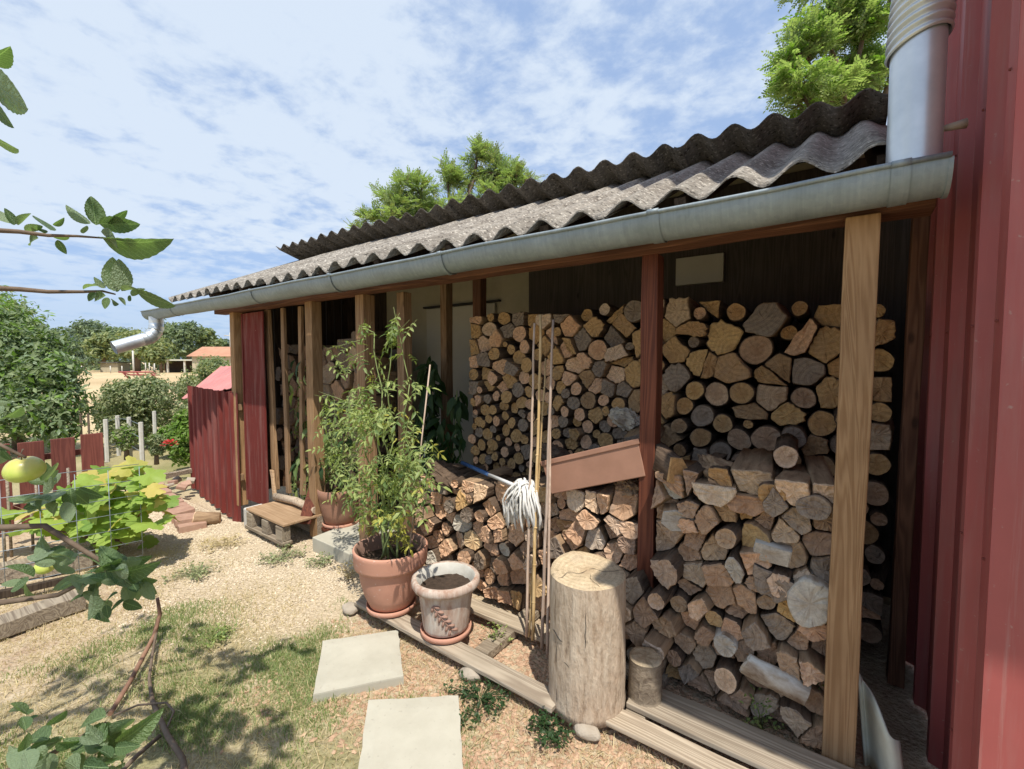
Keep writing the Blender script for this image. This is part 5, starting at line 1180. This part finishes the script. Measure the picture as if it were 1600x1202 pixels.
def cluster(cx_, cy_, d, n, lmin, lmax, rx=18, ry=14, a0=0, a1=6.28, tiltr=(.1, 1.1)):
    lmin *= .78; lmax *= .78; n = int(n*1.35)
    for i in range(n):
        a = rnd(a0, a1); px, py = cx_+rnd(-rx, rx), cy_+rnd(-ry, ry); l = rnd(lmin, lmax); aleaf(px, py, px+l*math.cos(a), py+l*math.sin(a)*.8, d+rnd(-.07, .07), rnd(*tiltr), rnd(-.035, .03))
cluster(175, 885, 1.16, 9, 45, 80, 22, 12); cluster(150, 905, 1.15, 9, 35, 65, 40, 14); cluster(160, 935, 1.13, 9, 25, 45, 36, 12, .2, 2.9); cluster(205, 905, 1.18, 7, 35, 58, 14, 12, -.4, 1.5)
cluster(95, 870, 1.13, 6, 40, 70, 28, 12, 2.2, 4.6); cluster(35, 900, 1.1, 3, 45, 62, 20, 10, 1.6, 4); cluster(85, 745, 1.3, 7, 32, 50, 22, 10); cluster(75, 775, 1.15, 7, 42, 66, 26, 12, 1.2, 3.6); cluster(115, 770, 1.2, 3, 40, 52, 10, 8, -.3, 2)
cluster(165, 1160, 1.05, 6, 45, 72, 22, 16, 3.0, 6.4); cluster(120, 1180, 1.02, 14, 30, 52, 60, 20); cluster(50, 1180, 1.0, 10, 38, 62, 40, 25); cluster(180, 1190, 1.05, 10, 20, 38, 25, 16); cluster(60, 1130, 1.0, 4, 30, 50, 25, 20, 2.5, 5.5)
cluster(4, 650, 1.25, 4, 28, 42, 12, 22, 2.2, 6.6); cluster(12, 705, 1.25, 3, 25, 38, 16, 6)
aleaf(165, 1120, 115, 1128, 1.05, .5); aleaf(172, 1150, 210, 1115, 1.05, .5); aleaf(185, 1160, 245, 1130, 1.05, .6)
shade_limb = [hub1+Vector((0, 0, .4)), Vector((-1.5, -.4, 2.55)), Vector((-1.0, -.2, 2.75)), Vector((-.5, -.05, 2.7))]; twig(shade_limb, .03, .008)  # unseen limb above the camera, added to carry the shade-casting leaves
items = []
for bx, by, rx, ry, n_ in ((372, 1040, 55, 26, 26), (300, 1118, 62, 40, 40), (405, 1152, 50, 40, 26), (130, 1055, 60, 30, 22), (452, 1008, 26, 14, 8), (215, 985, 40, 18, 10), (350, 1200, 90, 30, 30)):  # unseen leaves added overhead, set along sun rays to dapple the lawn
    for _ in range(n_):
        a, r = rnd(0, 6.28), math.sqrt(random.random()); g_ = onZ(bx+rx*r*math.cos(a), by+ry*r*math.sin(a), 0); tt_ = rnd(2.35, 2.85)/S.z; q_ = g_+S*tt_; items.append((random.choice(ME_APPLE), frame(q_, (rnd(-1, 1), rnd(-1, 1), rnd(-.8, .2)), (rnd(-.5, .5), rnd(-.5, .5), 1), rnd(.06, .10)), 0))
tag(merged('foliage', items, [LF_APPLE], at_), kind='stuff')
def apple(px, py, d, r, mat, lb, k):
    p = A_(px, py, d); prof = []; 
    for i in range(15): q = math.pi*i/14; rr = r*math.sin(q)*(1.02+.1*math.cos(q)); z = -r*.86*math.cos(q)+(-.22*r*math.exp(-((q-math.pi)/.35)**2))+.14*r*math.exp(-(q/.3)**2); prof.append((max(rr, .0003), z))
    m = MB(); m.lathe(prof, 26); t = m.build('apple', mat, None, p, rot=(.15, -.1, k)); tag(t, lb, 'apple', 'apples on the tree'); s_ = MB(); s_.tube([(0, 0, r*.6), (.003, 0, r*1.1), (.008, 0, r*1.35)], [.0012, .0012, .002], 6); s_.build('stalk', TWIG, t)
def apple_mat():
    n = NT('ripening_apple'); a = n.noise(n.obj, 22, 4, .6); sp = N('ShaderNodeSeparateXYZ', n.t); n.l(n.obj, sp.inputs[0]); col = n.mix(n.mr(n.m('ADD', sp.outputs[2], n.m('MULTIPLY', a, .03)), .016, .045, 0, .4), n.ramp(a, [(.35, (.46, .58, .10)), (.7, (.60, .68, .17))]), (.62, .24, .14)); n.col(col).rough(.3, 0, .5); return n.mat
AP = apple_mat(); apple(38, 733, 1.06, .036, AP, 'larger green apple with pink blush above the left timbers', 1); apple(70, 885, 1.3, .0235, AP, 'smaller yellow green apple low among the apple leaves', 2)
# trailing vine stems in the grass
gvp = onZ(172, 1116, 0); gv = thing('grapevine', 'bare reddish and grey vine stems lying across the lawn, bottom left', 'vine', tuple(gvp))
def gst(pts, rad, mat): m = MB(); m.tube(pts, rad, 9); fit(m, gv, 'stem', mat)
gst([onZ(172, 1116, .02), onZ(205, 1062, .03), onZ(240, 995, .05), onZ(250, 960, .12), onZ(246, 935, .22)], [.009, .010, .010, .010, .008], VINEST)
gst([onZ(250, 960, .09), onZ(240, 1010, .04), onZ(233, 1060, .03), onZ(238, 1095, .03), onZ(262, 1150, .03), onZ(285, 1185, .03), onZ(295, 1240, .03)], [.006, .006, .006, .009, .010, .010, .011], TWIG)
gst([onZ(250, 1150, .02), onZ(215, 1180, .02), onZ(180, 1215, .02)], .008, TWIG)
gst([onZ(178, 1118, .02), onZ(215, 1102, .03), onZ(260, 1098, .05), onZ(272, 1112, .05), onZ(262, 1135, .04)], .004, TWIG)
# ------------------------------------------------------------------ trees and bushes
def clump_mass(name, centers, n, size, mats, parent, aspect=.45, spread=1.0, droop=0):
    """leaf faces scattered on lumpy ellipsoid shells; centers: (x,y,z,rx,ry,rz)"""
    tot = sum(c[3]*c[5] for c in centers); V = []; MI = []
    for c in centers:
        k = int(n*c[3]*c[5]/tot); d = np.random.normal(size=(k, 3)); d /= np.linalg.norm(d, axis=1)[:, None]
        lump = 1+.28*np.sin(d[:, 0]*5+c[0]*3)*np.sin(d[:, 1]*5+1+c[1])+.22*np.sin(d[:, 2]*7+c[2])*np.sin(d[:, 0]*8+2); r = (1-np.abs(np.random.normal(size=k))*.2*spread)*lump
        P = d*r[:, None]*np.array(c[3:6])+np.array(c[:3]); nn = d+np.random.normal(size=(k, 3))*.7; nn[:, 2] += .25; nn /= np.linalg.norm(nn, axis=1)[:, None]; t_ = np.cross(nn, np.random.normal(size=(k, 3))); t_[:, 2] -= droop; t_ /= np.linalg.norm(t_, axis=1)[:, None]; b_ = np.cross(nn, t_)
        s_ = size*(.6+.8*np.random.rand(k))[:, None]; q = np.stack([P-t_*s_, P+b_*s_*aspect+nn*s_*.1, P+t_*s_, P-b_*s_*aspect+nn*s_*.1], 1); V.append(q); MI.append(np.random.choice(len(mats), k, p=[.7]+[.3/(len(mats)-1)]*(len(mats)-1) if len(mats) > 1 else [1.0]))
    V = np.concatenate(V); MI = np.concatenate(MI); k = len(V); me = bpy.data.meshes.new(name); me.from_pydata(V.reshape(-1, 3).tolist(), [], [(4*i, 4*i+1, 4*i+2, 4*i+3) for i in range(k)])
    for m in mats: me.materials.append(m)
    me.polygons.foreach_set('material_index', MI.tolist()); me.update(); o = bpy.data.objects.new(name, me); COL.objects.link(o); o.parent = parent; o.matrix_parent_inverse = Matrix.Translation(-parent.location) if parent else Matrix(); return o
def far_tree(px, pytop, pw, d, mats, label, group=None, trunk=True, n=2600, size=None, pybot=None, cat='tree', name='far_tree', zb=0):
    """px centre, top row, pixel width, distance"""
    top_ = atd(px, pytop, d); Hh = top_.z-zb; W_ = pw/F*d/2; t = thing(name, label, cat, (top_.x, top_.y, zb), 0, group); c = []; rr = random.Random(int(px*7+pytop))
    z0 = zb+Hh*(.25 if trunk else -.12)
    for i in range(11):
        a = rr.uniform(0, 6.28); r = rr.uniform(.0, .62); h = rr.uniform(.0, 1); wz = (1-.75*abs(h-.4)); c.append((top_.x+W_*r*wz*math.cos(a), top_.y+W_*r*wz*math.sin(a), z0+(Hh-(z0-zb))*(.2+.62*h), W_*rr.uniform(.32, .52), W_*rr.uniform(.32, .52), (Hh-(z0-zb))*rr.uniform(.16, .26)))
    c.append((top_.x, top_.y, zb+Hh*.85, W_*.4, W_*.4, Hh*.14))
    clump_mass('crown', c, n, size or d*.0042, mats, t)
    if trunk or True:
        m = MB(); m.tube([(top_.x, top_.y, zb), (top_.x+W_*.05, top_.y, zb+Hh*.4), (top_.x, top_.y, zb+Hh*.75)], [W_*.08+.02, W_*.06+.015, W_*.02+.01], 7); fit(m, t, 'trunk', TWIG)
    return t
G = 'trees beyond the dry field'
for a in ((95, 512, 90, 75, [LF_TREE3, LF_TREE], 'dark rounded tree left of centre in the far tree line'), (138, 499, 85, 90, [LF_TREE3, LF_TREE], 'tallest dark tree in the far tree line, behind the pale spout'), (178, 512, 80, 85, [LF_TREE, LF_TREE3], 'mid green tree behind the spout in the far tree line'),
          (212, 513, 110, 62, [LF_TREE2, LF_TREE], 'yellowish tree below the spout at the end of the field'), (160, 522, 75, 66, [LF_TREE2, LF_TREE], 'yellow green tree left of the spout end at the end of the field'), (256, 500, 60, 70, [LF_TREE, LF_TREE2], 'green tree behind the gutter elbow at the end of the field'),
          (292, 503, 70, 66, [LF_TREE, LF_TREE3], 'green rounded tree right of the gutter elbow'), (322, 512, 55, 70, [LF_TREE, LF_TREE2], 'green tree above the orange tiled roof'), (350, 530, 50, 80, [LF_TREE3, LF_TREE], 'small dark tree beside the utility pole'), (250, 535, 60, 58, [LF_TREE2, LF_TREE], 'low yellowish tree above the dark far shed'), (110, 545, 70, 58, [LF_TREE3, LF_TREE], 'dark shady low tree at the left end of the field'),
          (55, 525, 70, 60, [LF_TREE3, LF_TREE], 'dark tree seen between the left shrub and the tree line'), (400, 520, 70, 75, [LF_TREE, LF_TREE3], 'far tree mostly hidden behind the left end of the shed'), (-20, 500, 120, 70, [LF_TREE, LF_TREE2], 'far tree at the left edge of the view')):
    far_tree(*a, group=G)
hb_ = thing('far_hedge', 'dark hedge along the far edge of the dry field', 'hedge', tuple(atd(200, 575, 72)[:2])+(0,)); cs_ = []
for i in range(34): p = atd(20+i*13, 565, 74+random.random()*4); cs_.append((p.x, p.y, rnd(.8, 2.2), 3.5, 2, rnd(1.6, 3)))
clump_mass('foliage', cs_, 6500, .36, [LF_TREE3, LF_TREE], hb_)
BG = 'bushes between the garden and the field'
far_tree(225, 588, 150, 8.6, [LF_BUSH, LF_TREE], 'wide grey green bush behind the white stakes', BG, False, 9000, .036, cat='bush', name='bush')
far_tree(180, 598, 70, 8.9, [LF_BUSH, LF_TREE], 'left lobe bush standing beside the wide grey green bush', BG, False, 4500, .036, cat='bush', name='bush')
far_tree(330, 560, 100, 15, [LF_TREE, LF_TREE2], 'tall green bush under the orange tiled roof', BG, False, 7000, .05, cat='bush', name='bush')
far_tree(295, 588, 70, 9.5, [LF_BUSH, LF_TREE2], 'reddish green bush left of the faded red roof', BG, False, 3500, .035, cat='bush', name='bush')
far_tree(290, 640, 60, 6.6, [LF_LIME, LF_TOM], 'bright lime green bush against the red metal screen', BG, False, 6000, .028, cat='bush', name='bush')
far_tree(262, 668, 50, 7.6, [LF_LIME, LF_BUSH], 'light green bush behind the red rose', BG, False, 3500, .028, cat='bush', name='bush')
far_tree(196, 665, 44, 6.6, [LF_BUSH, LF_LIME], 'young sapling between the white stakes', BG, True, 1500, .026, cat='sapling', name='sapling')
far_tree(243, 680, 34, 6.3, [LF_BUSH, LF_TREE], 'small rose bush with one red bloom', BG, True, 1300, .024, cat='rose bush', name='rose_bush')
rp = atd(265, 697, 6.0); m = MB()
for k in range(3):
    for j in range(6):
        a = j*1.05+k*.5; c = Vector((math.cos(a)*.02*(k+1), math.sin(a)*.02*(k+1), .05-.014*k)); M4 = frame(c, (math.cos(a), math.sin(a), 1-.5*k), (math.cos(a), math.sin(a), -.4), .055); m.add([M4 @ Vector(q) for q in ((0, 0, 0), (.6, .5, .1), (1, 0, 0), (.6, -.5, .1))], [(0, 1, 2, 3)])
ROSE = leaf('rose_petal', (.62, .05, .05), (.42, .02, .03), None, .3); o = m.build('rose_bloom', ROSE, None, rp); tag(o, 'single red rose bloom right of the white stakes', 'flower')
# left tree just beyond the picket fence
lt = thing('fruit_tree', 'dense green fruit tree behind the red pickets at the left edge', 'tree', tuple(atd(30, 720, 7.2)[:2])+(0,)); cs_ = []
for (px, py, r, d) in ((30, 560, 55, 7.2), (75, 585, 40, 7.0), (15, 520, 40, 7.4), (60, 640, 50, 6.9), (100, 630, 32, 7.0), (5, 640, 50, 6.8), (80, 540, 26, 7.4), (20, 600, 50, 7.0), (95, 590, 28, 7.2), (-30, 520, 60, 7.3), (-60, 620, 60, 7), (90, 670, 28, 6.8)):
    p = atd(px, py, d); k = r/F*d; cs_.append((p.x, p.y, p.z, k, k, k))
clump_mass('crown', cs_, 15000, .05, [LF_TREE, LF_LIME, LF_APPLE], lt, .42); m = MB(); p = lt.location; m.tube([(p.x, p.y, 0), (p.x+.05, p.y, .6), (p.x, p.y, 1.3)], [.08, .06, .03], 8); fit(m, lt, 'trunk', TWIG)
cs_ = []; lt2 = thing('pale_tree', 'lighter green tree with feathery top behind the left fruit tree', 'tree', tuple(atd(10, 700, 14)[:2])+(0,))
for (px, py, r, d) in ((15, 500, 34, 14), (-20, 490, 40, 14), (35, 520, 22, 14)): p = atd(px, py, d); k = r/F*d; cs_.append((p.x, p.y, p.z, k, k, k))
clump_mass('crown', cs_, 3500, .08, [LF_LIME, LF_TREE2], lt2, .3); m = MB(); p = lt2.location; m.tube([(p.x, p.y, 0), (p.x, p.y, 2)], .09, 8); fit(m, lt2, 'trunk', TWIG)
# locust trees behind the shed: pinnate leaves on branches
def pinnate():
    vs = []; fs = []
    for i in range(7):
        u = .18+.8*i/6; z = -.35*u*u
        for s_ in ((-1, 1) if i < 6 else (0,)):
            b = len(vs); L_ = .24; dx, dy = (.35, s_*1.0) if s_ else (1, 0); l = math.hypot(dx, dy); dx, dy = dx/l, dy/l; wx, wy = -dy*.055, dx*.055
            vs += [(u, 0, z), (u+dx*L_*.5+wx*1.3, dy*L_*.5+wy*1.3, z-.01), (u+dx*L_, dy*L_, z-.05), (u+dx*L_*.5-wx*1.3, dy*L_*.5-wy*1.3, z-.01)]; fs.append((b, b+1, b+2, b+3))
    b = len(vs); vs += [(0, -.006, 0), (0, .006, 0), (1, .004, -.35), (1, -.004, -.35)]; fs.append((b, b+1, b+2, b+3))
    me = bpy.data.meshes.new('leaf'); me.from_pydata(vs, [], fs); me.materials.append(LF_LOC); return me
PIN = pinnate()
def locust(label, base_xy, d, lobes, n, lsize, up=.2, mats=(LF_LOC, LF_LIME)):
    t = thing('locust_tree', label, 'tree', (base_xy[0], base_xy[1], 0)); bs = Vector((base_xy[0], base_xy[1], 0)); m = MB(); items = []; tips = []
    cz = sum(atd(l[0], l[1], d).z for l in lobes)/len(lobes); hub = Vector((bs.x, bs.y, cz*.55)); m.tube([bs, bs.lerp(hub, .5)+Vector((.05, 0, 0)), hub], [.14, .11, .09], 10)
    tot = sum(l[2]*l[3] for l in lobes)
    for (px, py, rx, ry, dd) in lobes:
        c = atd(px, py, d+dd); R_x, R_z = rx/F*d, ry/F*d; m.tube(wander(hub, c, 8, .15), [.06-.005*i for i in range(9)], 7)
        nb = 9
        for b in range(nb):
            v = Vector((rnd(-1, 1), rnd(-1, 1), rnd(-.6, 1))).normalized(); e = c+Vector((v.x*R_x, v.y*R_x, v.z*R_z))*rnd(.7, 1.08); pts = wander(c, e, 5, .05); m.tube(pts, [.018-.003*i for i in range(6)], 5); k = int(n*rx*ry/tot/nb)
            for _ in range(k):
                u = random.random()**.6; q = c.lerp(e, u)+Vector((rnd(-1, 1)*R_x, rnd(-1, 1)*R_x, rnd(-1, 1)*R_z))*.26; xd = v+Vector((rnd(-1, 1), rnd(-1, 1), rnd(-.7, .5+up))); items.append((PIN, frame(q, xd, (rnd(-.6, .6), rnd(-.6, .6), 1), lsize*rnd(.6, 1.3)), 0 if random.random() < .75 else 1))
    fit(m, t, 'trunk', TWIG); merged('crown', items, list(mats), t); return t
bp_ = atd(1290, 560, 6.6); locust('leafy locust tree beside the red cladding at the upper right', (bp_.x+.3, bp_.y+.3), 6.4, [(1290, 40, 60, 50, 0), (1340, 70, 60, 50, .3), (1262, 95, 45, 32, 0), (1330, 130, 60, 40, .2), (1245, 135, 42, 26, -.1), (1290, 155, 60, 26, 0), (1350, 0, 60, 50, 0), (1300, -40, 70, 50, .3), (1232, 100, 26, 18, 0), (1370, 110, 60, 60, .5), (1250, 165, 30, 20, 0), (1400, -60, 100, 60, .5)], 6000, .20)
bp_ = atd(700, 560, 9); locust('bushy pale green locust tree rising over the shed roof', (bp_.x, bp_.y), 9.0, [(655, 300, 38, 24, 0), (700, 285, 30, 26, 0), (745, 250, 20, 26, 0), (775, 270, 34, 32, 0), (805, 285, 26, 26, 0), (615, 320, 30, 22, 0), (690, 330, 60, 24, 0), (770, 310, 50, 24, 0), (585, 345, 24, 14, 0), (750, 235, 10, 14, 0), (825, 282, 12, 14, 0), (640, 345, 50, 20, 0)], 5600, .16, .9, (LF_LOC, LF_TREE2))
bp_ = atd(555, 560, 9.3); locust('small pale green sapling top left of the bushy locust', (bp_.x, bp_.y), 9.3, [(553, 360, 12, 10, 0), (570, 365, 16, 8, 0)], 220, .15, .9, (LF_LOC, LF_TREE2))
# ------------------------------------------------------------------ far buildings and poles
def at2(px, d): p = atd(px, 565, d); return Vector((p.x, p.y, 0))
# faded red roof of an outbuilding beyond the screen
r0 = atd(286, 624, 7.6); t = thing('red_roofed_hut', 'small hut with faded pink red ribbed roof beyond the metal screen', 'hut', (r0.x+.8, r0.y+.6, 0)); e0 = atd(284, 624, 7.3); e1 = atd(400, 598, 6.6); f0 = atd(346, 573, 9.0); f1 = atd(430, 568, 8.2)
m = MB(); n = 40; vs = []
for r_ in range(2):
    for i in range(n+1):
        u = i/n; p = (e0.lerp(e1, u) if r_ == 0 else f0.lerp(f1, u)); vs.append(p+Vector((0, 0, .018*(1 if i % 4 < 1 else 0))))
m.add(vs, [(i, i+1, n+2+i, n+1+i) for i in range(n)]); o = fit(m, t, 'ribbed_roof', REDPALE); s2 = o.modifiers.new('solid', 'SOLIDIFY'); s2.thickness = .01
m = MB(); a, b, c, d_ = e0.lerp(e1, .12), e1, f1, f0.lerp(f1, .1); q = [Vector((p.x, p.y, 0)) for p in (a, b, c, d_)]; tq = [p+Vector((0, 0, -.04)) for p in (a, b, c, d_)]; m.add(q+tq, [(0, 1, 5, 4), (1, 2, 6, 5), (2, 3, 7, 6), (3, 0, 4, 7)]); fit(m, t, 'wall', REDOLD)
# orange tiled house
TILE = plain('orange_roof_tiles', (.52, .28, .18), (.38, .19, .12), 1.5, .9)
h = at2(350, 55); t = thing('tiled_house', 'far house with orange tiled roof at the left end of the shed', 'house', tuple(h)); rt = _rot @ Vector((1, 0, 0)); rt.z = 0; rt.normalize(); fw = Vector((-rt.y, rt.x, 0))
def quadbox(m, c, wx, wy, z0, z1): m.box(c+Vector((0, 0, (z0+z1)/2)), (wx, wy, z1-z0), Euler((0, 0, YAW)).to_matrix())
m = MB(); quadbox(m, h, 5, 4, 0, 2.2); fit(m, t, 'wall', PLASTER)
m = MB(); ee = [h+rt*x+fw*y+Vector((0, 0, z)) for x, y, z in ((-2.9, -2.4, 2.05), (2.9, -2.4, 2.05), (2.9, 2.4, 2.05), (-2.9, 2.4, 2.05), (-2.6, 0, 3.25), (2.7, 0, 3.25))]; m.add(ee, [(0, 1, 5, 4), (2, 3, 4, 5), (0, 4, 3), (1, 2, 5)]); fit(m, t, 'roof', TILE)
m = MB(); quadbox(m, h-fw*2.02+rt*-1, 1, .06, .8, 1.7); fit(m, t, 'window', BLACKW)
h = at2(285, 60); t = thing('dark_shed', 'low dark far shed with flat grey roof at the edge of the field', 'shed', tuple(h))
m = MB(); quadbox(m, h+fw*1.2, 4.6, 2.5, 0, 1.5); fit(m, t, 'wall', W_DARK); m = MB(); quadbox(m, h, 5.4, 4, 1.55, 1.72); fit(m, t, 'roof', FIBRE_P)
for x in (-2.4, -.6, 1.6): m = MB(); quadbox(m, h+rt*x-fw*1.8, .18, .18, 0, 1.55); fit(m, t, 'post', WHITEWOOD)
h = at2(180, 62); t = thing('small_shelter', 'tiny pale far shelter under the tree line', 'shelter', tuple(h)); m = MB(); quadbox(m, h, 2.4, 2, 0, 1.2); fit(m, t, 'wall', PLASTER); m = MB(); quadbox(m, h, 3.2, 2.6, 1.25, 1.4); fit(m, t, 'roof', FIBRE_D)
for px, pyt, d, r, lb in ((361, 520, 60, .09, 'far utility pole left of the shed end'), (325, 522, 85, .09, 'farther utility pole above the tiled roof')):
    b = at2(px, d); tt = atd(px, pyt, d); m = MB(); m.tube([b, Vector((b.x, b.y, tt.z))], r, 6); t = thing('utility_pole', lb, 'pole', tuple(b)); fit(m, t, 'shaft', WHITEWOOD); m = MB(); m.tube([Vector((b.x, b.y, tt.z-.4))-rt*.8, Vector((b.x, b.y, tt.z-.4))+rt*.8], .06, 5); fit(m, t, 'crossarm', WHITEWOOD)
for i, (px, pyt) in enumerate(((208, 548), (227, 567), (233, 567), (241, 568), (190, 572), (172, 572), (127, 572))):
    b = at2(px, 44 if i == 0 else 55); tt = atd(px, pyt, 44 if i == 0 else 55); m = MB(); m.tube([b, Vector((b.x, b.y, tt.z))], .08 if i == 0 else .06, 5); o = m.build('field_post', WHITEWOOD); tag(o, 'tall pale post at the field end below the spout' if i == 0 else ('', 'leftmost short pale post of the pair right of the tall field post', 'second short pale post right of the tall field post', 'third short pale post right of the tall field post', 'short pale post just left of the harrow at the field edge', 'short pale post under the spout end at the field edge', 'short pale post at the left end of the dry field')[i], 'post', None if i == 0 else 'posts at the far edge of the field')
h = at2(212, 36); t = thing('field_harrow', 'small red farm harrow standing in the dry field', 'farm implement', tuple(h)); m = MB()
for x in (-1.1, 0, 1.1): m.tube([h+rt*x+Vector((0, 0, .6)), h+rt*(x+.2)+fw*.4+Vector((0, 0, .0))], .06, 5)
m.tube([h-rt*1.4+Vector((0, 0, .6)), h+rt*1.4+Vector((0, 0, .6))], .07, 6); m.tube([h-rt*1.2+fw*.8+Vector((0, 0, .35)), h+rt*1.2+fw*.8+Vector((0, 0, .35))], .07, 6); fit(m, t, 'frame', RED)
m = MB(); m.tube([h-rt*1.2+Vector((0, 0, .6)), h-rt*1.2+fw*.8+Vector((0, 0, .35))], .06, 5); m.tube([h+rt*1.2+Vector((0, 0, .6)), h+rt*1.2+fw*.8+Vector((0, 0, .35))], .06, 5); fit(m, t, 'side_bar', RED)
